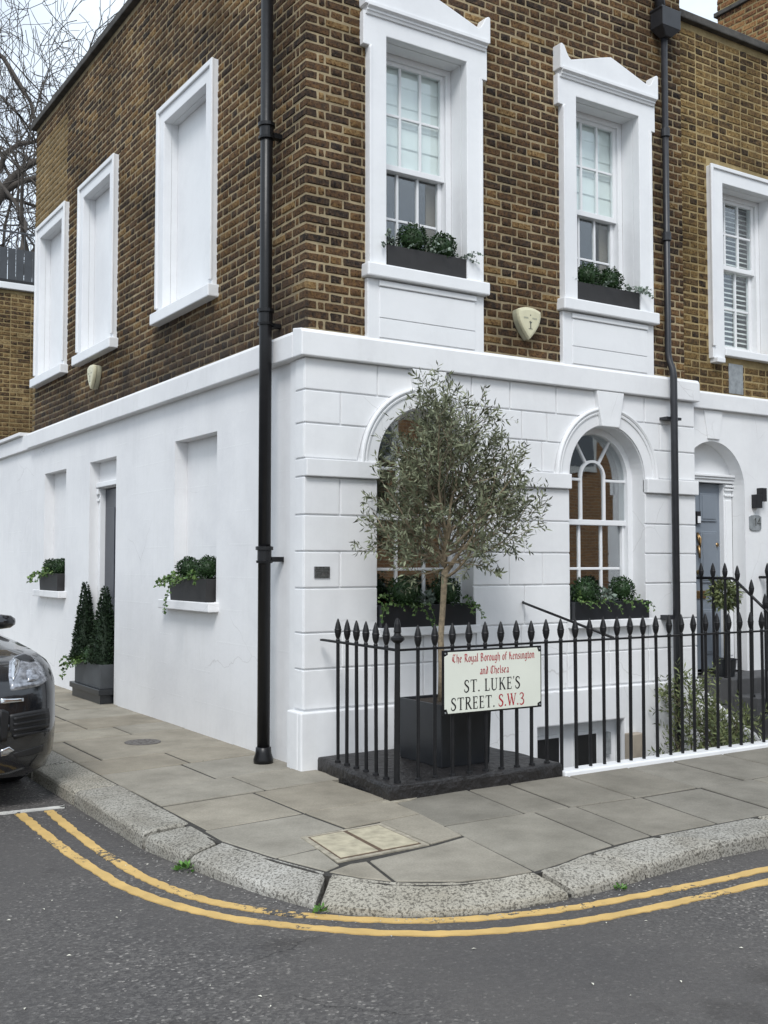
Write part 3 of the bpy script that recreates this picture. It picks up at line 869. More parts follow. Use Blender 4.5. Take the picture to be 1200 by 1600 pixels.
# scattered petals and grit on the road
rng = np.random.default_rng(3)
def scatter(name, nn, size, m, label, area):
    mb = MB()
    for _ in range(nn):
        x, y = area(); a = rng.uniform(0, 2 * PI); s = size * rng.uniform(.5, 1.3)
        u = Vector((math.cos(a), math.sin(a))) * s; w = Vector((-u.y, u.x)) * .45
        z = ROAD + .004
        mb.add([(x - u.x, y - u.y, z), (x + w.x, y + w.y, z + .004), (x + u.x, y + u.y, z + .001), (x - w.x, y - w.y, z + .003)], [(0, 1, 2, 3)])
    tag(mb.build(name, m, recalc=False), label, 'litter', kind='stuff')
def a1():
    while True:
        x, y = rng.uniform(-3.4, 1.2), rng.uniform(-5.2, 0.0)
        if x < -1.75 or y < -3.25: return x, y
scatter('fallen_petals', 70, 0.009, 'petal', 'small pale petals scattered over the dark asphalt', a1)
def a2():
    i = rng.integers(13, len(ST) - 8); t = rng.uniform(); s, e = ST[i], ST[i + 1]
    d = 0.03 + rng.exponential(0.04)
    mx_, my_ = lerp(s[2], e[2], t), lerp(s[3], e[3], t)
    dx, dy = lerp(s[2] - s[0], e[2] - e[0], t), lerp(s[3] - s[1], e[3] - e[1], t); L = math.hypot(dx, dy)
    return mx_ + dx / L * d, my_ + dy / L * d
scatter('gutter_grit', 160, 0.007, 'grey_litter', 'grit and leaf crumbs lying in the gutter', a2)
# ------------------------------------------------------------------ corner house
random.seed(5)
HOUSE_X1 = 4.22
house = thing('corner_house', (0, 0, 0), 'corner house of dark brick above a white rusticated ground floor with arched windows', 'house')
Z_BAND0, Z_BAND1, Z_TOP = 3.13, 3.34, 7.60
GRV = 0.014
W1 = (0.71, 1.52); W2 = (2.77, 3.57); WZ = (3.93, 5.80)
SUR = [(0.545, 1.69), (2.605, 3.725)]
# upper brick walls: mortar core with window openings
def comb(x0, x1, z0, z1, notches):
    """rectangle with rectangular or arched notches cut up from its lower edge"""
    P = [(x0, z1), (x0, z0)]
    for nt in notches:
        if nt[0] == 'r': P += [(nt[1], z0), (nt[1], nt[3]), (nt[2], nt[3]), (nt[2], z0)]
        else:
            _, cx, r, cz = nt
            P += [(cx - r, z0)] + arc(cx, cz, r, 180, 0, 28) + [(cx + r, z0)]
    P += [(x1, z0), (x1, z1)]
    return P
MO = 0.005
core = MB()
core.prism(comb(MO, HOUSE_X1, WZ[0], Z_TOP, [('r', W1[0] - .01, W1[1] + .01, WZ[1] + .01), ('r', W2[0] - .01, W2[1] + .01, WZ[1] + .01)]), 'y', MO, 0.26)
core.box(MO, HOUSE_X1, MO, 0.26, Z_BAND1 - .1, WZ[0])
BW = [(1.66, 3.04, 3.99, 6.12), (4.36, 5.68, 3.99, 6.12), (6.24, 7.60, 3.99, 6.12)]   # blind windows of the side: outer y0,y1,z0,z1
core.prism(comb(.2605, 7.85, 3.99, Z_TOP, [('r', b[0] + .165, b[1] - .165, b[3] - .165) for b in BW]), 'x', MO, .26)
core.box(MO, .26, .2605, 7.85, Z_BAND1 - .1, 3.99)
wall = core.build('wall', 'mortar', house)
fr_h = [(SUR[0][0], SUR[0][1], 3.3, 5.99), (SUR[1][0], SUR[1][1], 3.3, 5.99), (0.50, 1.77, 5.7, 6.10), (2.545, 3.80, 5.7, 6.10)]
lay_bricks([
    dict(o=(0, 0, 0), a=(1, 0, 0), n=(0, -1, 0), length=HOUSE_X1, z0=Z_BAND1 - .06, z1=Z_TOP, corner='A', holes=fr_h),
    dict(o=(0, 0, 0), a=(0, 1, 0), n=(-1, 0, 0), length=7.85, z0=Z_BAND1 - .06, z1=Z_TOP, corner='B', holes=[(b[0] + .02, b[1] - .02, b[2], b[3] - .01) for b in BW], fresh=[(6.28, 7.9, 6.0, 7.3), (7.62, 7.9, 3.3, 6.2)]),
], wall, 'brick', 300)
# parapet coping, roof and hidden walls
cp = MB().box(-0.07, HOUSE_X1, -0.07, 0.33, Z_TOP, Z_TOP + .085)
cp.box(-0.07, 0.33, 0.331, 7.92, Z_TOP, Z_TOP + .085)
cp.build('parapet_coping', 'coping_stone', house, bevel=.01)
MB().box(0.26, HOUSE_X1, 0.26, 7.85, 6.9, 7.0).build('roof', 'slate', house)
sh = MB().box(HOUSE_X1 - .06, HOUSE_X1, .27, 7.85, -2.4, 6.9).box(.27, HOUSE_X1 - .07, 7.6, 7.85, -2.4, 6.9)
sh.box(.27, HOUSE_X1 - .07, .262, 7.59, 3.1, 3.3)
sh.box(.27, HOUSE_X1 - .07, 3.4, 3.45, 3.3, 6.9).box(.31, HOUSE_X1 - .07, 3.4, 3.45, .2, 3.1).box(.31, HOUSE_X1 - .07, .262, 3.39, .1, .2)
sh.build('inner_wall', 'room_dark', house)
ch = MB().box(0.5, 1.2, 4.7, 5.4, 7.0, 8.45).box(0.46, 1.24, 4.66, 5.44, 8.2, 8.3)
MB().box(0.10, 0.45, 4.2, 4.75, Z_TOP + .085, Z_TOP + .33).build('chimney', 'coping_stone', house, bevel=.02)

# --- stucco ground floor, front
A1, A2, AR, AZ, SILL = 1.135, 3.175, 0.478, 2.335, 1.045
fr = MB()
fr.prism(comb(0.0 + GRV, 4.35, SILL, Z_BAND0 + .1, [('a', A1, AR, AZ), ('a', A2, AR, AZ)]), 'y', GRV, 0.26)
fr.prism(comb(0.0 + GRV, 4.35, -1.3, SILL, [('r', 2.25, 3.33, 0.13)]), 'y', GRV, 0.26)
fr.box(0.0 + GRV, 4.35, GRV, .26, -2.5, -1.3)
swall = fr.build('stucco_wall', 'stucco', house)
# rusticated blocks
ZC = [0.44, 0.745, 1.02, 1.36, 1.64, 1.92, 2.212]
ZU = [2.352, 2.625, 2.88, Z_BAND0]
GR = 0.011
def block(poly, depth=GRV + .006):
    MB().prism(poly, 'y', 0.0, depth).build('stucco_block', 'stucco', swall, bevel=.007, seg=2)
def rect_block(x0, x1, z0, z1): block([(x0, z0), (x1, z0), (x1, z1), (x0, z1)])
RA = 0.640   # archivolt outer radius
def upper_block(x0, x1, z0, z1, cx):
    xs = np.linspace(x0, x1, 25)
    lo = []
    for x in xs:
        d = abs(x - cx); a = AZ + math.sqrt(max(0, (RA + .008) ** 2 - d * d)) if d < RA + .008 else -9
        lo.append(max(z0, a))
    ok = [i for i in range(25) if lo[i] < z1 - .004]
    if len(ok) < 2: return
    # contiguous run
    i0, i1 = ok[0], ok[-1]
    # refine the crossing end
    def cross(dirn):
        if RA + .008 > (z1 - AZ): return cx + dirn * math.sqrt((RA + .008) ** 2 - (z1 - AZ) ** 2)
    P = [(xs[i], lo[i]) for i in range(i0, i1 + 1)]
    if i0 > 0:
        c_ = cross(1)
        if c_: P = [(c_, z1 - .001)] + P
    if i1 < 24:
        c_ = cross(-1)
        if c_: P = P + [(c_, z1 - .001)]
    Q = []
    if P[-1][1] < z1 - .003: Q.append((P[-1][0], z1))
    if P[0][1] < z1 - .003: Q.append((P[0][0], z1))
    pts = P + Q
    # drop collinear bottom points
    out = [p for i, p in enumerate(pts) if not (0 < i < len(pts) - 1 and abs((pts[i][1] - pts[i - 1][1]) * (pts[i + 1][0] - pts[i][0]) - (pts[i + 1][1] - pts[i][1]) * (pts[i][0] - pts[i - 1][0])) < 1e-7)]
    if len(out) >= 3: block(out)
piers = [(0.0, A1 - AR), (A1 + AR, A2 - AR), (A2 + AR, 4.35)]
for i in range(len(ZC) - 1):
    z0, z1 = ZC[i] + GR / 2, ZC[i + 1] - GR / 2
    full = z1 < SILL
    for k, (x0, x1) in enumerate(piers if not full else [(0.0, 4.35)]):
        if full: cuts = [0.0, .33 if i % 2 else .62, 1.10, 1.64, 2.13, 2.66, 3.17, 3.68, 4.02, 4.35]
        elif k == 0: cuts = [x0, .315, x1] if i % 2 == 1 else [x0, x1]
        elif k == 1: cuts = [x0, 2.0, 2.38, x1] if i % 2 == 1 else [x0, 2.17, x1]
        else: cuts = [x0, 4.02, x1] if i % 2 == 1 else [x0, x1]
        for a, b in zip(cuts[:-1], cuts[1:]):
            rect_block(a + (0 if a == x0 else GR / 2), b - (0 if b == x1 else GR / 2), z0, z1)
for i in range(3):
    z0, z1 = ZU[i] + GR / 2, ZU[i + 1] - GR / 2
    cuts = {0: [0.0, A1, 1.93, 2.15, 2.38, A2, 4.04, 4.35], 1: [0.0, .32, A1, 1.86, 2.15, 2.44, A2, 3.86, 4.35], 2: [0.0, .66, A1, 1.60, 2.02, 2.55, A2, 3.66, 4.35]}[i]
    for a, b in zip(cuts[:-1], cuts[1:]):
        cx = A1 if 0.5 * (a + b) < 2.15 else A2
        upper_block(a + (0 if a == 0 else GR / 2), b - (0 if b == 4.35 else GR / 2), z0, z1, cx)
# quoin return on the side: same courses, thin blocks
for z0, z1 in list(zip(ZC[:-1], ZC[1:])) + [(2.212, 2.352)] + list(zip(ZU[:-1], ZU[1:])):
    MB().box(0.0, 0.05, GRV + .0065, 0.155, z0 + GR / 2, z1 - GR / 2).build('quoin_block', 'stucco', swall, bevel=.006)
# archivolts, keystones, imposts, sills
def archivolt(cx):
    prof = [(AR, .05), (AR, -.004), (.575, -.010), (.578, -.020), (.592, -.024), (.604, -.018), (.608, -.028), (.622, -.036), (.634, -.034), (.640, -.024), (.640, .02)]
    rings = []
    for k in range(41):
        a = math.radians(180 * k / 40)
        rings.append([(cx + r * math.cos(a), y, AZ + .012 + r * math.sin(a) * (1.0 if r > AR else 1.0)) for r, y in prof])
    o = MB().sweep(rings).build('archivolt', 'stucco', house, smooth=False)
    return o
for cx in (A1, A2):
    archivolt(cx)
    MB().prism([(cx - .11, 2.80), (cx + .11, 2.80), (cx + .175, Z_BAND0 - .002), (cx - .175, Z_BAND0 - .002)], 'y', -.048, .10).build('keystone', 'stucco', house, bevel=.008)
for x0, x1 in ((0.0, A1 - AR), (A1 + AR, A2 - AR), (A2 + AR, 4.36)):
    MB().box(x0 - (.0 if x0 == 0 else -.0), x1, -.038, .03, 2.214, 2.348).build('impost', 'stucco', house, bevel=.007)
# band course wraps the corner
bd = MB().prism([(-.055, Z_BAND0), (-.055, Z_BAND1 - .03), (-.035, Z_BAND1), (.10, Z_BAND1 + .02), (.10, Z_BAND0)], 'x', -.055, 4.375)
string = bd.build('string_course', 'stucco', house, bevel=.009)
MB().prism([(-.055, Z_BAND0), (-.055, Z_BAND1 - .03), (-.035, Z_BAND1), (.10, Z_BAND1 + .02), (.10, Z_BAND0)], 'y', .1005, 7.90).build('string_course', 'stucco_side', house, bevel=.009)
# plinth
MB().prism(comb(-.045, 4.37, -.3, .43, [('r', 2.27, 3.31, .13)]), 'y', -.045, .012).build('plinth', 'stucco', house, bevel=.012)
MB().box(-.045, .05, .0125, .19, -.3, .43).build('plinth', 'stucco', house, bevel=.012)
for cx in (A1, A2):
    MB().box(cx - AR - .03, cx + AR + .03, -.07, .16, SILL - .075, SILL - .005).build('window_sill', 'stucco', house, bevel=.008)

# --- stucco ground floor, side
SX = 0.035
N1, DR, N2 = (1.70, 2.70), (4.42, 5.36), (6.32, 7.30)
sd_ = MB()
sd_.prism(comb(.156, 7.90, 1.205, Z_BAND0, [('r', N1[0], N1[1], 2.735), ('r', DR[0], DR[1], 2.74), ('r', N2[0], N2[1], 2.74)]), 'x', SX, .165)
sd_.box(SX, .165, .156, DR[0], -.3, 1.205).box(SX, .165, DR[1], 7.90, -.3, 1.205)
sd_.prism(comb(.27, 7.90, -.3, Z_BAND0, [('r', DR[0], DR[1], 2.74)]), 'x', .1655, .30)
sd_.build('side_wall', 'stucco_side', house)
for (a, b) in (N1, N2):
    MB().box(-.065, .14, a - .06, b + .16, 1.115, 1.2).build('window_sill', 'stucco_side', house, bevel=.008)
# side doorway
dr = MB().box(.205, .26, DR[0] + .02, DR[1] - .06, .02, 2.42).build('door', 'door_dark', house, bevel=.004)
for z0, z1 in ((.25, 1.0), (1.15, 2.2)):
    for y0, y1 in ((4.52, 4.84), (4.94, 5.26)):
        MB().box(.195, .2045, y0, y1, z0, z1).build('door_panel', 'door_dark', dr, bevel=.006)
MB().box(.15, .42, DR[0] - .01, DR[1] + .01, 2.43, 2.75).build('door_lintel', 'stucco_side', house, bevel=.006)
MB().box(.105, .33, DR[0] + .002, DR[1] - .002, 2.44, 2.50).build('door_cornice', 'gloss_white', house, bevel=.008)
for y0, y1 in ((DR[0], DR[0] + .07), (DR[1] - .07, DR[1])):
    MB().box(.14, .30, y0 + .002, y1 - .002, .02, 2.43).build('door_pilaster', 'gloss_white', house, bevel=.005)
    cpm = MB().box(.12, .30, y0 + .004, y1 - .004, 2.28, 2.31).box(.11, .30, y0 + .004, y1 - .004, 2.36, 2.43)
    cpm.build('pilaster_capital', 'gloss_white', house, bevel=.006)

# --- blind windows, side upper floor
def blind_window(y0, y1, z0, z1):
    s = MB()
    J = .17
    s.prism([(y0, z0), (y0, z1), (y1, z1), (y1, z0), (y1 - J, z0), (y1 - J, z1 - J), (y0 + J, z1 - J), (y0 + J, z0)], 'x', -.045, .04)
    w = s.build('blind_window', 'gloss_white', house, bevel=.006)
    MB().prism([(y0 - .005, z0 + .1), (y0 - .005, z1 + .006), (y1 + .005, z1 + .006), (y1 + .005, z0 + .1), (y1 - .05, z0 + .1), (y1 - .05, z1 - .05), (y0 + .05, z1 - .05), (y0 + .05, z0 + .1)], 'x', -.066, -.04).build('outer_moulding', 'gloss_white', w, bevel=.008)
    MB().box(.105, .13, y0 + J - .004, y1 - J + .004, z0, z1 - J + .004).build('panel', 'gloss_white', w)
    MB().box(.0405, .104, y0 + J - .004, y0 + J, z0, z1 - J).box(.0405, .104, y1 - J, y1 - J + .004, z0, z1 - J).box(.0405, .104, y0 + J, y1 - J, z1 - J, z1 - J + .004).build('reveal', 'gloss_white', w)
    MB().box(-.10, .09, y0 - .04, y1 + .04, z0 - .06, z0 + .055).build('sill', 'gloss_white', w, bevel=.01)
for b in BW: blind_window(*b)
# ------------------------------------------------------------------ sash windows
def pane_box(x0, x1, z0, z1, y, parent, m='glass'):
    MB().box(x0, x1, y, y + .004, z0, z1).build('pane', m, parent)
def sash_window(parent, x0, x1, z0, z1, y, zmid, blind=True, cols=3, lower=True, slats=False, fw=.055, name='window'):
    """box frame, two sashes, every pane its own piece; y = outer face of the frame"""
    fm = MB().prism([(x0, z0), (x0, z1), (x1, z1), (x1, z0), (x1 - fw, z0), (x1 - fw, z1 - .05), (x0 + fw, z1 - .05), (x0 + fw, z0)], 'y', y, y + .12)
    fm.box(x0 + fw, x1 - fw, y, y + .12, z0, z0 + .04)
    w = fm.build(name, 'gloss_white', parent, bevel=.004)
    xa, xb = x0 + fw, x1 - fw
    def sash(za, zb, ys, topr, botr, st=.04):
        s = MB().prism([(xa, za), (xa, zb), (xb, zb), (xb, za)], 'y', ys, ys + .001) if False else MB()
        s.box(xa, xa + st, ys, ys + .04, za, zb).box(xb - st, xb, ys, ys + .04, za, zb)
        s.box(xa + st, xb - st, ys, ys + .04, zb - topr, zb).box(xa + st, xb - st, ys, ys + .04, za, za + botr)
        s.build('sash', 'gloss_white', w, bevel=.004)
        gx0, gx1, gz0, gz1 = xa + st, xb - st, za + botr, zb - topr
        bw = .022
        zm = .5 * (gz0 + gz1)
        xsb = [gx0 + (gx1 - gx0) * k / cols for k in range(cols + 1)]
        for xk in xsb[1:-1]:
            MB().box(xk - bw / 2, xk + bw / 2, ys + .004, ys + .034, gz0, gz1).build('glazing_bar', 'gloss_white', w, bevel=.004)
        for a, b in zip(xsb[:-1], xsb[1:]):
            MB().box(a + bw / 2, b - bw / 2, ys + .006, ys + .032, zm - bw / 2, zm + bw / 2).build('glazing_bar', 'gloss_white', w, bevel=.004)
            for q0, q1 in ((gz0, zm), (zm, gz1)):
                pane_box(a, b, q0, q1, ys + .018, w)
    sash(zmid - .02, z1 - .05, y + .025, .035, .05)
    if slats:
        zz = (z0 + zmid) / 2
    sash(z0 + .04, zmid + .03, y + .068, .05, .06)
    if blind:
        b = MB()
        xr = xb - .003
        zs = np.linspace(zmid + .032, z1 - .05, 6)
        prof = [(y + .15, z1 - .04)]
        for k in range(5):
            za, zb = zs[5 - k], zs[4 - k]
            b.add([(xa + .003, y + .082, za), (xr, y + .082, za), (xr, y + .072, zb + .012), (xa + .003, y + .072, zb + .012), (xr, y + .084, zb), (xa + .003, y + .084, zb)], [(0, 1, 2, 3), (3, 2, 4, 5)])
        b.build('blind', 'blind_white', w, recalc=False)
        MB().box(xb - .10, xb + .22, y + .16, y + .17, z0, zmid).build('curtain', 'interior', w)
    if slats:
        k = 0; z = z0 + .06
        while z < z1 - .08:
            MB().add([(xa - .02, y + .125, z), (xb + .02, y + .125, z), (xb + .02, y + .150, z + .022), (xa - .02, y + .150, z + .022), (xa - .02, y + .122, z + .002), (xb + .02, y + .122, z + .002), (xb + .02, y + .147, z + .025), (xa - .02, y + .147, z + .025)],
                     [(0, 1, 2, 3), (7, 6, 5, 4), (0, 4, 5, 1), (1, 5, 6, 2), (2, 6, 7, 3), (3, 7, 4, 0)]).build('blind_slat', 'slat_white', w)
            z += .052
    return w

def front_window(x0, x1):
    """stone-like white surround with lugs, pediment, sill and apron round a sash window"""
    z0, z1 = WZ
    a, b = x0 - .165, x1 + .165
    s = MB().prism([(a, z0), (a, 5.69), (a - .055, 5.69), (a - .055, 5.965), (b + .055, 5.965), (b + .055, 5.69), (b, 5.69), (b, z0), (x1, z0), (x1, z1), (x0, z1), (x0, z0)], 'y', -.055, .03)
    w = s.build('window_surround', 'gloss_white', house, bevel=.006)
    # thin outer fillet following the lugs
    f = .022
    MB().prism([(a + .0, z0 + .002), (a + .0, 5.67), (a + f, 5.70), (a + f, z0 + .002)], 'y', -.066, -.05).build('fillet', 'gloss_white', w, bevel=.004)
    MB().prism([(b - .0, z0 + .002), (b - .0, 5.67), (b - f, 5.70), (b - f, z0 + .002)], 'y', -.066, -.05).build('fillet', 'gloss_white', w, bevel=.004)
    # reveal lining
    MB().box(x0 - .008, x0 + .0015, .031, .169, z0, z1 - .0015).box(x1 - .0015, x1 + .008, .031, .169, z0, z1 - .0015).box(x0 - .008, x1 + .008, .031, .169, z1 - .0014, z1 + .008).build('reveal', 'gloss_white', w)
    # cornice mouldings and pediment
    c = MB().prism([(.03, 5.935), (-.068, 5.935), (-.075, 5.955), (-.085, 5.96), (-.085, 5.975), (-.11, 5.99), (-.11, 6.02), (.03, 6.02)], 'x', a - .035, b + .035)
    c.build('cornice', 'gloss_white', w, bevel=.003)
    A, B = a - .06, b + .06
    cx = .5 * (a + b)
    acr = [(A, 6.0), (A, 6.225), (A + .02, 6.232), (A + .05, 6.215), (A + .075, 6.165), (A + .10, 6.125), (A + .13, 6.105)]
    ped = acr + [(cx - .04, 6.245), (cx, 6.255), (cx + .04, 6.245)] + [(A + B - p[0], p[1]) for p in acr[::-1]]
    MB().prism(ped, 'y', -.098, .02).build('pediment', 'gloss_white', w, bevel=.006)
    # sill and apron panel
    MB().box(a - .035, b + .045, -.10, .17, 3.815, 3.925).build('sill', 'gloss_white', w, bevel=.012)
    ap = MB().box(a - .005, b + .02, -.04, .02, 3.30, 3.812)
    ap.build('apron', 'gloss_white', w, bevel=.006)
    MB().box(a + .095, b - .07, -.062, -.035, 3.755, 3.80).build('apron_moulding', 'gloss_white', w, bevel=.007)
    MB().box(a + .105, b - .08, -.047, -.035, 3.345, 3.50).build('apron_panel', 'gloss_white', w, bevel=.004)
    MB().box(a + .105, b - .08, -.049, -.035, 3.505, 3.75).build('apron_panel', 'gloss_white', w, bevel=.004)
    sash_window(house, x0, x1, z0, z1, .17, 4.84)
front_window(*W1)
front_window(*W2)

# ------------------------------------------------------------------ arched windows
def arched_window(cx):
    y = .165
    R, zs = AR + .012, AZ
    Ri = R - .07
    fz = SILL
    outer = [(cx - R, fz)] + arc(cx, zs, R, 180, 0, 32) + [(cx + R, fz)]
    inner = [(cx + Ri, fz + .05)] + arc(cx, zs, Ri, 0, 180, 32) + [(cx - Ri, fz + .05)]
    fm = MB()
    n_ = len(outer)
    vs = []
    inn = inner[::-1]
    for (ox, oz), (ix, iz) in zip(outer, inn):
        vs += [(ox, y, oz), (ix, y, iz), (ix, y + .12, iz), (ox, y + .12, oz)]
    rings = [vs[4 * k:4 * k + 4] for k in range(n_)]
    fm.sweep(rings)
    fm.box(cx - R, cx + R, y + .001, y + .119, fz, fz + .05)
    w = fm.build('arched_window', 'gloss_white', house, bevel=.004)
    zm = 1.93
    bw = .024
    yu, yl = y + .03, y + .07
    ox = .148
    # meeting rails and sash stiles
    MB().box(cx - Ri, cx + Ri, yu, yu + .04, zm - .025, zm + .025).build('meeting_rail', 'gloss_white', w, bevel=.004)
    for sgn in (-1, 1):
        MB().box(cx + sgn * Ri, cx + sgn * (Ri - .03), yl - .02, yl + .02, fz + .05, zm - .02).build('sash_stile', 'gloss_white', w, bevel=.004)
    # upper bars
    zq = zs + .02
    for sgn in (-1, 1):
        MB().box(cx + sgn * ox - bw / 2, cx + sgn * ox + bw / 2, yu, yu + .03, zm + .02, zq).build('glazing_bar', 'gloss_white', w, bevel=.004)
        MB().box(cx + sgn * (ox + bw / 2), cx + sgn * Ri, yu + .002, yu + .028, zs - .02, zs + .005).build('glazing_bar', 'gloss_white', w, bevel=.004)
        a = math.radians(90 - sgn * 32)
        p0 = (cx + (ox + .005) * math.cos(a), zq + (ox + .005) * math.sin(a)); p1 = (cx + Ri * math.cos(a) * 1.0, zs + (Ri + .01) * math.sin(a))
        d = Vector((p1[0] - p0[0], p1[1] - p0[1])).normalized(); nn = Vector((-d.y, d.x)) * bw / 2
        MB().prism([(p0[0] + nn.x, p0[1] + nn.y), (p1[0] + nn.x, p1[1] + nn.y), (p1[0] - nn.x, p1[1] - nn.y), (p0[0] - nn.x, p0[1] - nn.y)], 'y', yu + .002, yu + .028).build('glazing_bar', 'gloss_white', w, bevel=.004)
    rg = []
    for k in range(21):
        a = PI * k / 20
        rg.append([(cx + r * math.cos(a), yy, zq + r * math.sin(a)) for r, yy in ((ox - bw / 2, yu), (ox + bw / 2, yu), (ox + bw / 2, yu + .03), (ox - bw / 2, yu + .03))])
    MB().sweep(rg).build('glazing_bar', 'gloss_white', w)
    # upper panes: middle light, side lights, three fan segments
    gy = yu + .016
    MB().prism([(cx - ox, zm), (cx + ox, zm)] + arc(cx, zq, ox, 0, 180, 12), 'y', gy, gy + .004).build('pane', 'arch_glass', w)
    for sgn in (-1, 1):
        MB().box(cx + sgn * ox, cx + sgn * (Ri + .01), gy, gy + .004, zm, zs - .008).build('pane', 'arch_glass', w)
    Rg = Ri + .01
    def fan(a0, a1):
        o_ = [(cx + Rg * math.cos(math.radians(t)), zs + Rg * math.sin(math.radians(t))) for t in np.linspace(a0, a1, 10)]
        i_ = [(cx + ox * math.cos(math.radians(t)), zq + ox * math.sin(math.radians(t))) for t in np.linspace(a1, a0, 10)]
        MB().prism(o_ + i_, 'y', gy, gy + .004).build('pane', 'arch_glass', w)
    fan(0, 58); fan(58, 122); fan(122, 180)
    # lower sash: two uprights, one cross bar, six panes
    xs_ = [cx - Ri + .03, cx - .14, cx + .14, cx + Ri - .03]
    zsb = [fz + .05, 1.50, zm - .02]
    for xk in xs_[1:-1]: MB().box(xk - bw / 2, xk + bw / 2, yl, yl + .03, zsb[0], zsb[2]).build('glazing_bar', 'gloss_white', w, bevel=.004)
    for a, b in zip(xs_[:-1], xs_[1:]):
        MB().box(a + bw / 2, b - bw / 2, yl + .002, yl + .028, zsb[1] - bw / 2, zsb[1] + bw / 2).build('glazing_bar', 'gloss_white', w, bevel=.004)
        for q0, q1 in zip(zsb[:-1], zsb[1:]): pane_box(a, b, q0, q1, yl + .012, w, 'arch_glass')
    return w
arched_window(A1)
arched_window(A2)

# basement windows in the sunken area
bwf = MB().box(2.252, 3.328, .10, .14, -1.29, .128)
bwm = bwf.build('basement_window_panel', 'gloss_white', house)
for a, b in ((2.34, 2.62), (2.84, 3.07)):
    MB().box(a - .03, b + .03, .082, .099, -1.1, .03).build('window_frame', 'gloss_white', bwm, bevel=.004)
    MB().box(a, b, .076, .0815, -1.05, 0.0).build('pane', 'void_black', bwm)
MB().box(3.20, 3.24, .06, .099, -.2, .0).build('bracket', 'zinc', bwm)

# ------------------------------------------------------------------ drainpipes, boxes and plates fixed to the walls
def drainpipe(name, label, x, y, r, z0, z1, collars, m, wall_dir):
    t = thing(name, (x, y, z0), label, 'drainpipe', 'drainpipes')
    MB().tube([(x, y, z0), (x, y, z1)], r, 20).build('pipe', m, t, smooth=True)
    for z in collars:
        MB().lathe([(r, -.07), (r + .014, -.068), (r + .016, -.05), (r + .006, -.046), (r + .006, .03), (r + .02, .034), (r + .02, .06), (r, .065)], (x, y, z), 20).build('collar', m, t, smooth=False, bevel=.0)
    return t
lp = drainpipe('drainpipe', 'thick black cast iron drainpipe on the side wall near the house corner', -.125, .42, .05, 0.0, 7.3, (1.62, 3.50, 5.0, 6.6), 'pipe_black', None)
MB().box(-.075, .03, .39, .45, 1.56, 1.60).build('bracket', 'pipe_black', lp)
MB().box(-.075, .0, .39, .45, 4.95, 4.99).build('bracket', 'pipe_black', lp)
MB().box(-.075, .0, .39, .45, 3.42, 3.45).build('bracket', 'pipe_black', lp)
MB().lathe([(.075, 0), (.078, .03), (.062, .08), (.06, .12), (.05, .125)], (-.125, .42, 0), 18).build('shoe', 'pipe_black', lp, smooth=True)
rp_ = thing('drainpipe', (3.93, -.07, -.5), 'slim dark grey drainpipe with hopper head between corner house and neighbour', 'drainpipe', 'drainpipes')
MB().tube([(3.915, -.07, 6.66), (3.915, -.07, 3.56), (3.916, -.085, 3.48), (3.922, -.115, 3.40), (3.925, -.125, 3.32), (3.928, -.125, -1.5)], [.031, .031, .031, .033, .034, .036], 14).build('pipe', 'pipe_grey', rp_, smooth=True)
MB().lathe([(.036, -.05), (.043, -.048), (.043, .03), (.036, .032)], (3.915, -.07, 5.72), 14).build('collar', 'pipe_grey', rp_)
MB().lathe([(.036, -.05), (.043, -.048), (.043, .03), (.036, .032)], (3.915, -.07, 4.70), 14).build('collar', 'pipe_grey', rp_)
MB().box(3.86, 4.06, -.095, .05, 2.92, 2.945).build('bracket', 'pipe_grey', rp_)
MB().box(3.84, 3.97, -.12, .0, 1.02, 1.06).build('bracket', 'pipe_grey', rp_)
hp = MB()
hp.sweep([[(3.915 + sx * a, -.09 + sy * b, z) for sx, sy in ((-1, -1), (1, -1), (1, 1), (-1, 1))] for a, b, z in ((.04, .04, 6.64), (.125, .08, 6.72), (.125, .08, 6.88), (.135, .08, 6.885), (.135, .08, 6.905))])
hp.build('hopper_head', 'pipe_grey', rp_, bevel=.005)
MB().tube([(3.86, -.08, 6.88), (3.85, -.06, 7.2), (3.85, .0, 7.5)], .05, 12).build('outlet', 'pipe_grey', rp_, smooth=True)

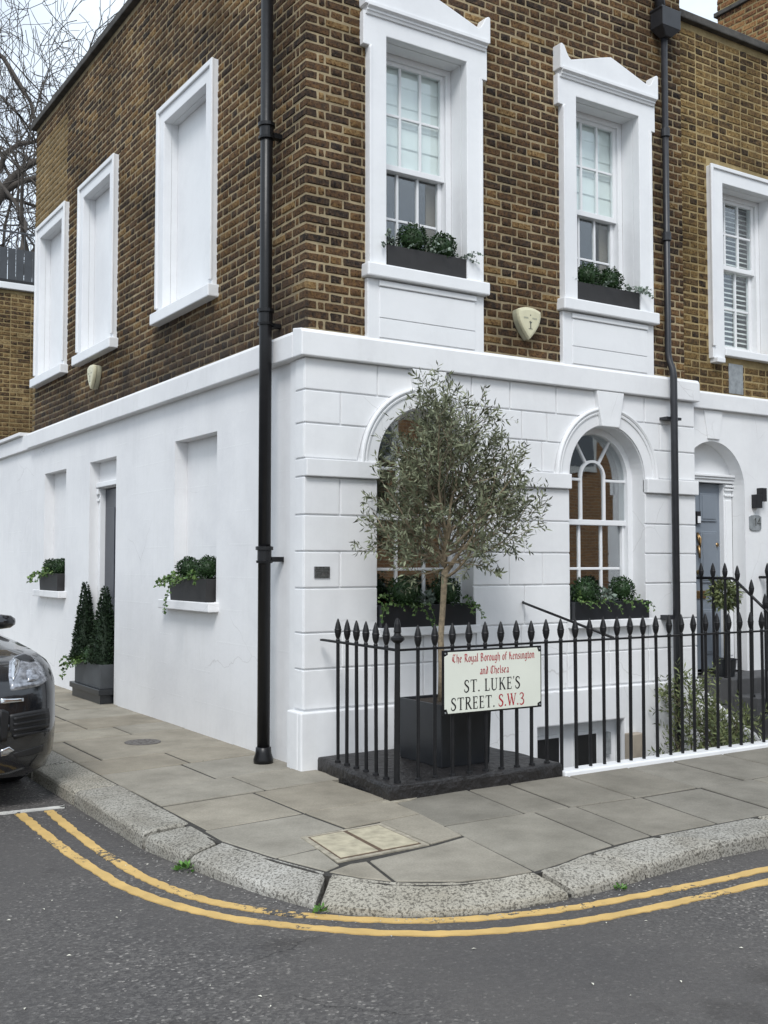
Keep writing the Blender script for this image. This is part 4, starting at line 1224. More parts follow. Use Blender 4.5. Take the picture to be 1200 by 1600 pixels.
def shield(w, h):
    """rounded shield outline, flat top bowed, sides running to a point"""
    pts = []
    for t in np.linspace(-1, 1, 9): pts.append((t * w / 2, h * (.36 + .10 * (1 - t * t))))
    for t in np.linspace(0, 1, 9)[1:]: pts.append((w / 2 * (1 - t ** 1.7) * (1.0) + .012 * math.sin(PI * t), h * (.36 - .86 * t)))
    for t in np.linspace(1, 0, 9)[1:-1]: pts.append((-(w / 2 * (1 - t ** 1.7) + .012 * math.sin(PI * t)), h * (.36 - .86 * t)))
    return pts
def alarm_box(label, P, along, nrm, w, h, logo):
    t = thing('alarm_box', P, label, 'alarm box', 'burglar alarm boxes')
    a, n_ = Vector(along), Vector(nrm); P = Vector(P)
    def sweep(sc_d, nm, m, bevel):
        rings = []
        for sc, d in sc_d:
            rings.append([tuple(P + a * (x * sc) + Vector((0, 0, z * sc)) + n_ * d) for x, z in shield(w, h)])
        return MB().sweep(rings).build(nm, m, t, bevel=bevel)
    sweep([(.98, .0), (1.0, .015), (1.0, .055)], 'back_box', 'cream_dark', .004)
    sweep([(1.0, .06), (1.02, .062), (1.02, .075), (.97, .092), (.80, .098)], 'cover', 'cream_plastic', 0)
    if logo:
        def mark(pts, nm, m):
            MB().add([tuple(P + a * x + Vector((0, 0, z)) + n_ * .0995) for x, z in pts] , [tuple(range(len(pts)))]).build(nm, m, t, recalc=False)
        # a little standing figure, a dot above, two pale lines of wording
        mark([(-.004, -.055), (.006, -.055), (.006, -.01), (.018, .004), (.016, .008), (.004, .0), (.004, .012), (-.004, .012), (-.004, .0), (-.014, .008), (-.016, .004), (-.005, -.01)], 'printed_figure', 'print_dark')
        mark([(-.022, -.06), (.022, -.06), (.022, -.055), (-.022, -.055)], 'printed_base', 'print_dark')
        mark([(x * .006, .062 + z * .006) for x, z in arc(0, 0, 1, 0, 330, 9)], 'printed_dot', 'print_dark')
        for x0 in (-.075, .022):
            for k in range(5):
                mark([(x0 + k * .0105, .028), (x0 + k * .0105 + .007, .028), (x0 + k * .0105 + .007, .043), (x0 + k * .0105, .043)], 'printed_letter', 'faint_print')
    return t
alarm_box('cream shield shaped alarm box between the two upper sash windows', (2.17, -.002, 3.64), (1, 0, 0), (0, -1, 0), .25, .29, True)
alarm_box('weathered cream alarm box on the side wall below the blind windows', (-.002, 4.98, 3.70), (0, -1, 0), (-1, 0, 0), .25, .29, True)
pq = thing('wall_plaque', (.15, -.0, 1.48), 'small grey metal plaque on the white corner pier', 'plaque')
MB().box(.085, .22, -.012, .004, 1.438, 1.525).build('plate', 'plaque_metal', pq, bevel=.003)
for k, (x0, x1, z) in enumerate(((.10, .135, 1.503), (.155, .205, 1.506), (.10, .205, 1.485), (.10, .15, 1.467), (.10, .205, 1.449))):
    MB().box(x0, x1, -.0135, -.0118, z - .004, z + .005).build('engraved_line', 'print_dark', pq)
# ------------------------------------------------------------------ terrace neighbour on the right
NY = 0.10
nb = thing('terrace_house', (6.0, NY, 0), 'yellow brown brick terrace house with grey front door beside the corner house', 'house')
NX0, NX1, NTOP = 4.2225, 9.0, 7.02
NW = (4.88, 5.70, 3.74, 5.44)
DC, DR_, DZ = 4.735, .475, 2.305
c2 = MB()
c2.prism(comb(NX0, NX1, NW[2], NTOP, [('r', NW[0] - .01, NW[1] + .01, NW[3] + .01)]), 'y', NY + MO, NY + .26)
c2.box(NX0, NX1, NY + MO, NY + .26, 3.2, NW[2])
nwall = c2.build('wall', 'mortar_yellow', nb)
lay_bricks([dict(o=(NX0, NY, 0), a=(1, 0, 0), n=(0, -1, 0), length=NX1 - NX0, z0=3.21, z1=NTOP, corner='A', closer=False, holes=[(4.70 - NX0, 5.88 - NX0, 3.60, 5.62)])], nwall, 'brick_yellow', 300)
cp = MB().box(NX0, NX1, NY - .06, NY + .32, NTOP, NTOP + .085)
cp.build('parapet_coping', 'coping_stone', nb, bevel=.012)
MB().box(NX0, NX1, NY + .27, 8, 6.5, 6.6).build('roof', 'slate', nb)
MB().box(NX1 - .2, NX1, NY + .27, 8, -2.4, 6.5).box(NX0, NX1 - .2, 7.8, 8, -2.4, 6.5).box(NX0, NX1 - .21, NY + .265, 7.79, 3.0, 3.15).box(NX0, NX1 - .21, 2.5, 2.6, 3.16, 6.5).build('inner_wall', 'room_dark', nb)
# chimney: real bricks in courses
chm = MB().box(7.45, 8.6, 1.25, 2.2, 6.6, 9.4).build('chimney', 'mortar_yellow', nb)
MB().box(7.41, 8.64, 1.21, 2.24, 8.84, 8.90).build('chimney_band', 'coping_stone', nb, bevel=.008)
MB().box(7.41, 8.64, 1.21, 2.24, 9.4, 9.5).build('chimney_cap', 'coping_stone', nb, bevel=.008)
lay_bricks([dict(o=(7.445, 1.245, 0), a=(1, 0, 0), n=(0, -1, 0), length=1.16, z0=7.05, z1=9.4, corner='A', closer=True, holes=[]),
            dict(o=(7.445, 1.245, 0), a=(0, 1, 0), n=(-1, 0, 0), length=.96, z0=7.05, z1=9.4, corner='B', closer=True, holes=[])], chm, 'brick_orange', 60)
# stucco ground floor with arched doorway
g2 = MB().prism(comb(NX0 + .13 - .13, NX1, .45, 3.12, [('a', DC, DR_, DZ)]), 'y', NY, NY + .16)
g2.box(NX0, NX1, NY, NY + .16, -2.5, .45)
nst = g2.build('stucco_wall', 'stucco', nb)
MB().prism([(NY - .05, 3.095), (NY - .05, 3.25), (NY - .03, 3.27), (NY + .06, 3.285), (NY + .06, 3.095)], 'x', 4.376, NX1).build('string_course', 'stucco', nb, bevel=.008)
MB().prism([(DC - .085, 2.80), (DC + .085, 2.80), (DC + .14, 3.093), (DC - .14, 3.093)], 'y', NY - .018, NY + .05).build('keystone', 'stucco', nb, bevel=.006)
# doorway: tympanum, cornice, pilasters, door
MB().box(DC - DR_ - .02, DC + DR_ + .02, NY + .161, NY + .30, 2.42, 2.95).build('tympanum', 'gloss_white', nb)
for k, (yy, z0, z1) in enumerate(((.10, 2.435, 2.46), (.115, 2.41, 2.433), (.13, 2.375, 2.408))):
    MB().box(DC - DR_ + .003, DC + DR_ - .003, NY + yy, NY + .20, z0, z1).build('door_cornice', 'gloss_white', nb, bevel=.004)
for sgn in (-1, 1):
    xa = DC + sgn * DR_; xb = DC + sgn * (DR_ - .13)
    pl = MB().box(xa, xb, NY + .162, NY + .25, .45, 2.37).build('door_pilaster', 'gloss_white', nb, bevel=.005)
    x_ = sorted((xa, xb))
    MB().box(x_[0] + .02, x_[1] - .02, NY + .152, NY + .17, .6, 2.2).build('flute', 'gloss_white', pl, bevel=.005)
    for z, e in ((2.335, .02), (2.30, .01), (2.24, .005)):
        MB().box(x_[0] + .001, x_[1] - .001 + (e if sgn < 0 else 0), NY + .148 - e, NY + .2, z, z + .022).build('capital', 'gloss_white', pl, bevel=.005)
dx0, dx1 = DC - DR_ + .125, DC + DR_ - .125
dr2 = MB().box(dx0, dx1, NY + .22, NY + .27, .47, 2.372).build('door', 'door_grey', nb, bevel=.004)
def door_panel(x0, x1, z0, z1):
    MB().prism([(x0, z0), (x0, z1), (x1, z1), (x1, z0)], 'y', NY + .205, NY + .2205).build('panel_moulding', 'door_grey', dr2, bevel=.006)
    MB().box(x0 + .025, x1 - .025, NY + .198, NY + .2045, z0 + .025, z1 - .025).build('door_panel', 'door_grey', dr2, bevel=.005)
pw = (dx1 - dx0)
mid = .5 * (dx0 + dx1)
for a, b in ((dx0 + .06, mid - .04), (mid + .04, dx1 - .06)):
    door_panel(a, b, 1.98, 2.27); door_panel(a, b, 1.35, 1.88); door_panel(a, b, .62, 1.08)
MB().lathe([(.022, 0), (.03, .01), (.03, .03), (.015, .04), (.001, .042)], (0, 0, 0), 12)
MB().tube([(mid, NY + .225, 1.46), (mid, NY + .17, 1.46)], [.018, .036], 12).build('door_knob', 'brass', dr2, smooth=True)
MB().box(mid - .11, mid + .11, NY + .205, NY + .222, 1.19, 1.27).build('letter_plate', 'old_brass', dr2, bevel=.004)
MB().tube([(dx1 - .07, NY + .222, 1.74), (dx1 - .07, NY + .195, 1.74)], .022, 12).build('lock', 'old_brass', dr2, smooth=True)
kn = MB().tube([(mid, NY + .215, 1.86), (mid - .018, NY + .19, 1.80), (mid, NY + .18, 1.72), (mid + .018, NY + .19, 1.80), (mid, NY + .215, 1.86)], .012, 8)
kn.tube([(mid, NY + .2, 1.73), (mid, NY + .185, 1.60)], [.02, .008], 8)
kn.build('knocker', 'old_brass', dr2, smooth=True)
MB().box(mid - .03, mid + .03, NY + .19, NY + .222, 1.95, 2.08).build('door_plate', 'lamp_black', dr2, bevel=.004)
MB().box(mid - .022, mid + .022, NY + .186, NY + .1895, 1.96, 2.03).build('bell_button', 'gloss_white', dr2)
# upper sash window with plain surround and venetian blind
s = MB().prism([(4.70, 3.62), (4.70, 5.60), (5.88, 5.60), (5.88, 3.62), (5.70, 3.62), (5.70, 5.44), (4.88, 5.44), (4.88, 3.62)], 'y', NY - .05, NY + .03)
ws = s.build('window_surround', 'gloss_white', nb, bevel=.006)
MB().prism([(4.69, 3.74), (4.69, 5.61), (5.89, 5.61), (5.89, 3.74), (5.85, 3.74), (5.85, 5.57), (4.73, 5.57), (4.73, 3.74)], 'y', NY - .068, NY - .045).build('outer_moulding', 'gloss_white', ws, bevel=.006)
MB().box(4.872, 4.8815, NY + .031, NY + .149, 3.74, 5.4385).box(5.6985, 5.708, NY + .031, NY + .149, 3.74, 5.4385).box(4.872, 5.708, NY + .031, NY + .149, 5.4386, 5.448).build('reveal', 'gloss_white', ws)
MB().box(4.885, 5.695, NY - .06, NY + .16, 3.66, 3.738).build('sill', 'gloss_white', ws, bevel=.008)
MB().box(4.72, 4.84, NY - .09, NY + .02, 3.575, 3.625).build('sill_bracket', 'gloss_white', ws, bevel=.006)
MB().box(5.74, 5.86, NY - .09, NY + .02, 3.575, 3.625).build('sill_bracket', 'gloss_white', ws, bevel=.006)
sash_window(nb, 4.88, 5.70, 3.74, 5.44, NY + .15, 4.66, blind=False, slats=True)
MB().box(4.99, 5.21, NY - .006, NY + .02, 3.29, 3.60).build('vent_plate', 'zinc', nb, bevel=.004)
wl_ = thing('wall_lamp', (5.39, NY, 2.2), 'black up and down wall lamp of two offset blocks beside the grey door', 'wall lamp')
MB().box(5.315, 5.40, NY - .07, NY + .002, 2.12, 2.26).build('lower_block', 'lamp_black', wl_, bevel=.003)
MB().box(5.40, 5.475, NY - .07, NY + .002, 2.19, 2.33).build('upper_block', 'lamp_black', wl_, bevel=.003)
hn = thing('house_number_sign', (5.36, NY, 1.98), 'small grey slate sign with dark number on the white wall below the lamp', 'sign')
MB().prism([(5.27 + .0, 1.905), (5.30, 1.89), (5.36, 1.885), (5.42, 1.89), (5.45, 1.905), (5.452, 2.03), (5.42, 2.045), (5.36, 2.05), (5.30, 2.045), (5.268, 2.03)], 'y', NY - .014, NY + .002).build('plate', 'zinc', hn, bevel=.003)
# ------------------------------------------------------------------ area: black slab, white coping, sunken court, steps
random.seed(21)
sl = MB()
PL = [(0.10, -.05), (-.045, -1.255), (1.47, -1.235), (1.47, -.05)]
def wob_prism(poly, z0, z1, step=.12, amp=.006):
    P = []
    for i in range(len(poly)):
        a, b = poly[i], poly[(i + 1) % len(poly)]
        k = max(1, int(math.hypot(b[0] - a[0], b[1] - a[1]) / step))
        for q in range(k): P.append((lerp(a[0], b[0], q / k) + random.uniform(-amp, amp), lerp(a[1], b[1], q / k) + random.uniform(-amp, amp)))
    n_ = len(P)
    cx = sum(p[0] for p in P) / n_; cy = sum(p[1] for p in P) / n_
    def ins(d): return [(p[0] + (cx - p[0]) / math.hypot(cx - p[0], cy - p[1]) * d, p[1] + (cy - p[1]) / math.hypot(cx - p[0], cy - p[1]) * d) for p in P]
    rings = []
    for d, z in ((0.0, z0), (0.0, z1 - .03), (.006, z1 - .012), (.02, z1 - .002), (.05, z1)):
        rings.append([(p[0], p[1], z + (random.uniform(-.004, .004) if z > z0 else 0)) for p in ins(d)])
    rings.append([(cx + (p[0] - cx) * .2, cy + (p[1] - cy) * .2, z1) for p in P])
    return MB().sweep(rings)
pl_o = wob_prism(PL, -.10, .10).build('stone_slab', 'plinth_black')
tag(pl_o, 'black painted stone slab carrying the railing at the house corner', 'stone slab')
cpw = MB().box(1.485, 4.40, -1.255, -1.12, -.06, .034)
tag(cpw.build('area_coping', 'gloss_white', bevel=.012), 'long white painted coping under the front railing', 'coping')
rw = MB().box(1.48, 4.40, -1.20, -1.13, -2.4, -.065).box(1.48, 1.56, -1.125, -.05, -2.4, -.101)
tag(rw.build('area_wall', 'stucco'), 'white retaining wall round the sunken basement area', 'wall')
tag(MB().box(1.57, 4.40, -1.125, .0, -2.45, -2.3).build('area_floor', 'area_floor'), kind='structure')
# entrance steps of the neighbour (run down from the door towards the pavement)
stp = thing('entrance_steps', (4.9, -.5, 0), 'dark entrance steps leading up to the grey front door', 'steps')
MB().box(4.42, 5.5, -.36, NY + .16, -.06, .45).build('landing', 'tread_grey', stp, bevel=.01)
for k, (ya, yb, zt) in enumerate(((-.36, -.64, .30), (-.64, -.92, .16), (-.92, -1.2, .03))):
    MB().box(4.42, 5.5, yb, ya - .001, -.06 if k < 2 else -.06, zt).build('step', 'tread_grey', stp, bevel=.008)
MB().prism([(NY, .40), (-.36, .10), (-1.2, -.30), (-1.2, -2.4), (NY, -2.4)], 'x', 4.38, 4.4195).build('string_wall', 'stucco', stp)
MB().prism([(-.30, .13), (-1.2, -.31), (-1.2, -.36), (-.30, .075)], 'x', 4.365, 4.3795).build('string_moulding', 'gloss_white', stp)
tag(MB().box(3.30, 3.46, -.16, -.05, -.24, .0).build('meter_box', 'meter_tan', bevel=.006), 'small tan meter box low on the white basement wall', 'meter box')

# ------------------------------------------------------------------ iron railings
def spear_bar(x, y, z0, ztip, parent, name='baluster', big=False):
    """square bar with leaf-shaped spear head, one mesh"""
    r = .0105 if not big else .0155
    mb = MB()
    lx, ly = random.uniform(-.005, .005), random.uniform(-.005, .005)
    mb.tube([(x + lx, y + ly, z0 - .02), (x + lx * .4, y + ly * .4, (z0 + ztip) * .5), (x, y, ztip - .155)], [r * 1.25 * random.uniform(.94, 1.06) for _ in range(3)], 8)
    if big:
        prof = [(.012, ztip - .16), (.03, ztip - .15), (.046, ztip - .135), (.046, ztip - .12), (.026, ztip - .105), (.022, ztip - .09), (.026, ztip - .08), (.021, ztip - .03), (.013, ztip), (.002, ztip + .012)]
    else:
        prof = [(.011, ztip - .175), (.015, ztip - .165), (.015, ztip - .155), (.0115, ztip - .148), (.019, ztip - .128), (.0245, ztip - .105), (.025, ztip - .09), (.0265, ztip - .086), (.0265, ztip - .081), (.0245, ztip - .077), (.0215, ztip - .06), (.014, ztip - .03), (.0065, ztip - .008), (.001, ztip)]
    mb.lathe([(a, b) for a, b in prof], (x, y, 0), 10)
    if z0 > .06: mb.lathe([(.024, z0 - .01), (.022, z0 + .012), (.012, z0 + .018)], (x, y, 0), 8)
    return mb.build(name, 'iron_black', parent, smooth=False)
rail = thing('iron_railing', (.05, -1.2, .1), 'black iron spear railing round the front area holding the street sign', 'railing', 'iron railings')
ZR = .972
CR = (.06, -1.19)
S0 = (.19, -.045)
for k, y in enumerate((-.33, -.475, -.615, -.755, -.895, -1.04)):
    t = (y - S0[1]) / (CR[1] - S0[1])
    x = lerp(.12, CR[0], t)
    spear_bar(x, y, .10, 1.145, rail)
spear_bar(CR[0], CR[1], .10, 1.175, rail, 'corner_post', True)
x = CR[0] + .165; k = 0
while x < 4.3:
    dx = random.uniform(-.004, .004)
    spear_bar(x + dx, -1.19, .10 if x < 1.45 else .034, 1.14 + random.uniform(-.004, .004), rail)
    x += .1425
MB().box(CR[0] - .015, 4.38, -1.207, -1.175, ZR - .007, ZR + .007).build('rail', 'iron_black', rail, bevel=.002)
MB().prism([(.105, -.06), (.135, -.06), (CR[0] + .015, CR[1] + .016), (CR[0] - .015, CR[1] + .016)], 'z', ZR - .008, ZR + .008).build('rail', 'iron_black', rail, bevel=.002)
MB().tube([(2.15, .0, 1.215), (2.13, -.03, 1.21), (2.06, -1.17, ZR + .006)], .011, 8).build('stay_bar', 'iron_black', rail, smooth=True)
# railing beside the neighbour's steps
r2 = thing('step_railing', (4.45, -.3, .45), 'taller black railing with sloping handrail on the left of the entrance steps', 'railing', 'iron railings')
XR = 4.47
for y, zt, zb in ((.045, 1.555, .45), (-.10, 1.555, .45), (-.245, 1.555, .45), (-.39, 1.53, .31), (-.55, 1.40, .31), (-.70, 1.27, .17), (-.85, 1.14, .17), (-1.0, 1.02, .04), (-1.14, .96, .04)):
    spear_bar(XR, y, zb, zt, r2)
MB().tube([(XR, NY, 1.405), (XR, -.33, 1.405), (XR, -.37, 1.385), (XR, -1.16, .76)], .014, 8).build('handrail', 'iron_black', r2, smooth=True)
r3 = thing('step_railing', (5.42, -.3, .45), 'black railing on the right of the entrance steps at the picture edge', 'railing', 'iron railings')
XR = 5.42
for y, zt, zb in ((-.0, 1.555, .45), (-.14, 1.555, .45), (-.28, 1.555, .45), (-.42, 1.50, .31), (-.57, 1.38, .31), (-.72, 1.25, .17)):
    spear_bar(XR, y, zb, zt, r3)
MB().tube([(XR, NY, 1.405), (XR, -.36, 1.405), (XR, -.40, 1.385), (XR, -1.16, .76)], .014, 8).build('handrail', 'iron_black', r3, smooth=True)

# ------------------------------------------------------------------ lettering made of pen strokes
class Pen:
    """flat lettering in the x,z plane facing -y"""
    def __init__(s, y): s.y = y; s.v = []; s.f = []; s.k = 0
    def quad(s, pts):
        o = len(s.v); e = s.y - .00004 * (s.k % 12); s.k += 1
        s.v += [(p[0], e, p[1]) for p in pts]; s.f.append(tuple(range(o, o + len(pts))))
    def stroke(s, P, w):
        """even-width stroke with round joints"""
        for (a, b) in zip(P[:-1], P[1:]):
            d = Vector((b[0] - a[0], b[1] - a[1]))
            if d.length < 1e-6: continue
            n_ = Vector((-d.y, d.x)).normalized() * w / 2
            s.quad([(a[0] + n_.x, a[1] + n_.y), (b[0] + n_.x, b[1] + n_.y), (b[0] - n_.x, b[1] - n_.y), (a[0] - n_.x, a[1] - n_.y)])
        for p in P[1:-1]: s.quad([(p[0] + w / 2 * math.cos(t * PI / 4), p[1] + w / 2 * math.sin(t * PI / 4)) for t in range(8)])
    def taper(s, P, W):
        for i in range(len(P) - 1):
            a, b = P[i], P[i + 1]
            d = Vector((b[0] - a[0], b[1] - a[1])).normalized(); n_ = Vector((-d.y, d.x))
            s.quad([(a[0] + n_.x * W[i] / 2, a[1] + n_.y * W[i] / 2), (b[0] + n_.x * W[i + 1] / 2, b[1] + n_.y * W[i + 1] / 2), (b[0] - n_.x * W[i + 1] / 2, b[1] - n_.y * W[i + 1] / 2), (a[0] - n_.x * W[i] / 2, a[1] - n_.y * W[i] / 2)])
            if i: s.quad([(a[0] + W[i] / 2 * math.cos(t * PI / 4), a[1] + W[i] / 2 * math.sin(t * PI / 4)) for t in range(8)])
    def nib(s, P, w, ang=40):
        """broad-nib stroke: every segment is swept by one fixed slanted edge"""
        n_ = Vector((math.cos(math.radians(ang)), math.sin(math.radians(ang)))) * w / 2
        t_ = Vector((-n_.y, n_.x)) * .28
        for a, b in zip(P[:-1], P[1:]):
            s.quad([(a[0] - n_.x, a[1] - n_.y), (a[0] + n_.x, a[1] + n_.y), (b[0] + n_.x, b[1] + n_.y), (b[0] - n_.x, b[1] - n_.y)])
            s.quad([(a[0] - t_.x, a[1] - t_.y), (a[0] + t_.x, a[1] + t_.y), (b[0] + t_.x, b[1] + t_.y), (b[0] - t_.x, b[1] - t_.y)])
    def build(s, name, m, parent): 
        mb = MB(); mb.v = s.v; mb.f = s.f
        return mb.build(name, m, parent, recalc=False)
TK, TN = .135, .062      # thick and thin of the roman capitals (height 1)
def curve(P, n_=5):
    P = [Vector(p) for p in P]; D = []
    for i in range(len(P) - 1):
        p0, p1, p2, p3 = P[max(i - 1, 0)], P[i], P[i + 1], P[min(i + 2, len(P) - 1)]
        for k in range(n_):
            t = k / n_
            D.append(tuple(.5 * ((2 * p1) + (p2 - p0) * t + (2 * p0 - 5 * p1 + 4 * p2 - p3) * t * t + (3 * p1 - p0 - 3 * p2 + p3) * t ** 3)))
    D.append(tuple(P[-1]))
    return D
def roman(pen, ch, x, z, h):
    """draws one capital, returns its advance"""
    q = lambda *P: [(x + p[0] * h, z + p[1] * h) for p in P]
    S = lambda P, w: pen.stroke(q(*P), w * h)
    def stem(xx, z0=0, z1=1, w=TK, foot=True, head=True):
        S([(xx, z0), (xx, z1)], w)
        if foot: S([(xx - .13, z0 + .025), (xx + .13, z0 + .025)], .05)
        if head: S([(xx - .13, z1 - .025), (xx + .13, z1 - .025)], .05)
    if ch == 'S':
        C = curve([(.44, .80), (.40, .92), (.26, .975), (.12, .90), (.08, .76), (.15, .63), (.30, .50), (.43, .36), (.43, .18), (.32, .05), (.18, .02), (.06, .10), (.03, .24)])
        n_ = len(C); W = [(.05 + .09 * math.sin(PI * i / (n_ - 1)) ** 1.2) * h for i in range(n_)]
        pen.taper(q(*C), W); S([(.44, .76), (.445, .93)], .045); S([(.03, .08), (.03, .27)], .045); return .56
    if ch == 'T':
        stem(.33, 0, 1, head=False); S([(.02, .97), (.64, .97)], TN); S([(.035, .99), (.03, .80)], .045); S([(.625, .99), (.63, .80)], .045); return .68
    if ch == 'L':
        stem(.14); S([(.14, .028), (.50, .028)], TN); S([(.495, .01), (.50, .22)], .05); return .56
    if ch == 'U':
        S([(.14, .28), (.14, 1)], TK); S([(.01, .975), (.27, .975)], .05)
        pen.taper(q(*curve([(.14, .30), (.17, .12), (.30, .03), (.46, .06), (.56, .16), (.58, .30)])), [v * h for v in np.interp(range(26), [0, 13, 25], [.13, .075, .06])])
        S([(.58, .28), (.58, 1)], TN); S([(.46, .975), (.70, .975)], .05); return .76
    if ch == 'K':
        stem(.14); S([(.16, .42), (.55, .97)], TN); S([(.30, .60), (.62, .02)], TK); S([(.44, .975), (.68, .975)], .05); S([(.52, .025), (.74, .025)], .05); return .74
    if ch == 'E':
        stem(.14); S([(.14, .972), (.48, .972)], TN); S([(.14, .52), (.40, .52)], TN); S([(.14, .028), (.50, .028)], TN)
        S([(.475, .99), (.48, .80)], .045); S([(.40, .42), (.40, .62)], .045); S([(.495, .01), (.505, .22)], .045); return .58
    if ch == 'R':
        stem(.14); pen.taper(q(*curve([(.14, .972), (.34, .96), (.47, .88), (.49, .75), (.42, .60), (.28, .53), (.14, .52)])), [v * h for v in np.interp(range(31), [0, 15, 30], [.06, .13, .06])])
        S([(.28, .53), (.60, .02)], TK); S([(.52, .025), (.70, .025)], .05); return .68
    if ch == 'W':
        S([(.09, .99), (.30, .02)], TK * .95); S([(.30, .02), (.50, .90)], TN); S([(.46, .99), (.68, .02)], TK * .95); S([(.68, .02), (.90, .98)], TN)
        S([(-.02, .975), (.21, .975)], .05); S([(.36, .975), (.58, .975)], .05); S([(.80, .975), (1.0, .975)], .05); return .98
    if ch == '3':
        C = curve([(.05, .84), (.14, .95), (.28, .97), (.41, .88), (.41, .70), (.30, .57), (.17, .53), (.32, .50), (.45, .38), (.46, .20), (.34, .05), (.17, .02), (.03, .12)])
        W = [v * h for v in np.interp(range(len(C)), [0, 20, 30, 48, len(C) - 1], [.06, .12, .05, .13, .05])]
        pen.taper(q(*C), W); return .56
    if ch == '.':
        pen.quad(q(*[(.10 + .075 * math.cos(t * PI / 4), .075 + .075 * math.sin(t * PI / 4)) for t in range(8)])); return .22
    if ch == "'":
        pen.taper(q((.10, 1.04), (.07, .80)), [.11 * h, .03 * h]); return .17
    return .30
def roman_line(txt, z, h, track, x0, parent, m, y):
    """every character a flat print of its own; returns the end"""
    x = x0
    for c in txt:
        if c == ' ': x += (.30 + track) * h; continue
        pen = Pen(y); adv = roman(pen, c, x, z, h)
        pen.build('letter', m, parent)
        x += (adv + track) * h
    return x
def roman_width(txt, h, track):
    return sum((roman(Pen(0), c, 0, 0, 1) if c != ' ' else .30) + track for c in txt) * h - track * h
BL = {  # black-letter, x-height 1
    'T': (1.15, [[(.1, 1.25), (.35, 1.5), (.7, 1.38), (1.0, 1.52)], [(.55, 1.35), (.4, 1.0), (.4, .3), (.65, .05), (.95, .25)], [(.12, 1.1), (.05, .6), (.2, .25)]]),
    'h': (.85, [[(.15, 1.5), (.15, .05)], [(.15, .8), (.42, 1.0), (.62, .8), (.62, .1), (.5, -.2)]]),
    'e': (.72, [[(.5, .12), (.32, .0), (.12, .2), (.12, .75), (.35, 1.0), (.55, .75), (.15, .45)]]),
    'R': (1.2, [[(.3, 1.45), (.3, .1), (.1, .0)], [(.05, 1.3), (.35, 1.5), (.8, 1.35), (.8, .95), (.35, .75)], [(.5, .75), (.75, .3), (1.05, .0)]]),
    'o': (.76, [[(.35, .0), (.12, .2), (.12, .8), (.35, 1.0), (.58, .8), (.58, .2), (.35, .0)]]),
    'y': (.82, [[(.12, 1.0), (.12, .3), (.35, .05), (.6, .25)], [(.62, 1.0), (.62, -.1), (.35, -.45), (.1, -.35)]]),
    'a': (.76, [[(.15, .85), (.38, 1.0), (.56, .8), (.56, .12), (.68, .0)], [(.56, .55), (.2, .42), (.12, .18), (.3, .0), (.55, .2)]]),
    'l': (.42, [[(.17, 1.5), (.17, .2), (.32, .0)]]),
    'B': (1.15, [[(.25, 1.45), (.25, .1), (.1, .05)], [(.05, 1.3), (.35, 1.5), (.75, 1.3), (.7, .95), (.3, .8)], [(.4, .8), (.85, .65), (.85, .2), (.5, .0), (.2, .1)]]),
    'r': (.58, [[(.15, 1.0), (.15, .0)], [(.15, .75), (.35, 1.0), (.52, .85)]]),
    'u': (.84, [[(.14, 1.0), (.14, .2), (.32, .0), (.6, .2)], [(.62, 1.0), (.62, .12), (.75, .0)]]),
    'g': (.80, [[(.55, .9), (.3, 1.0), (.12, .75), (.12, .25), (.3, .05), (.58, .2)], [(.58, 1.0), (.58, -.15), (.35, -.45), (.1, -.32)]]),
    'f': (.55, [[(.55, 1.35), (.38, 1.5), (.22, 1.3), (.22, .0)], [(.05, .95), (.48, .95)]]),
    'K': (1.15, [[(.25, 1.45), (.25, .1), (.1, .0)], [(.3, .75), (.7, 1.45)], [(.4, .9), (.7, .7), (.7, .3), (.98, .0)]]),
    'n': (.86, [[(.15, 1.0), (.15, .0)], [(.15, .78), (.42, 1.0), (.62, .8), (.62, .12), (.76, .0)]]),
    's': (.68, [[(.52, .88), (.32, 1.0), (.14, .8), (.2, .58), (.48, .42), (.52, .18), (.32, .0), (.1, .12)]]),
    'i': (.42, [[(.17, 1.0), (.17, .15), (.3, .0)], [(.15, 1.28), (.22, 1.36)]]),
    't': (.52, [[(.2, 1.3), (.2, .2), (.38, .0)], [(.05, .95), (.44, .95)]]),
    'd': (.80, [[(.3, 1.5), (.55, 1.1), (.6, .25), (.38, .0), (.14, .2), (.14, .7), (.38, .95), (.56, .8)]]),
    'C': (1.1, [[(.95, 1.3), (.6, 1.5), (.2, 1.25), (.12, .4), (.4, .0), (.8, .1), (.98, .3)], [(.6, 1.4), (.5, .9), (.55, .3)]]),
    ' ': (.5, []),
}
def black_line(txt, xc, z, xh, width, parent, m, y):
    w = sum(BL[c][0] + .06 for c in txt)
    xs = width / w; x = xc - width / 2
    for c in txt:
        adv, st = BL[c]
        if st:
            pen = Pen(y)
            for P in st: pen.nib([(x + p[0] * xs, z + p[1] * xh) for p in P], .27 * xs, 42)
            pen.build('letter', m, parent)
        x += (adv + .06) * xs
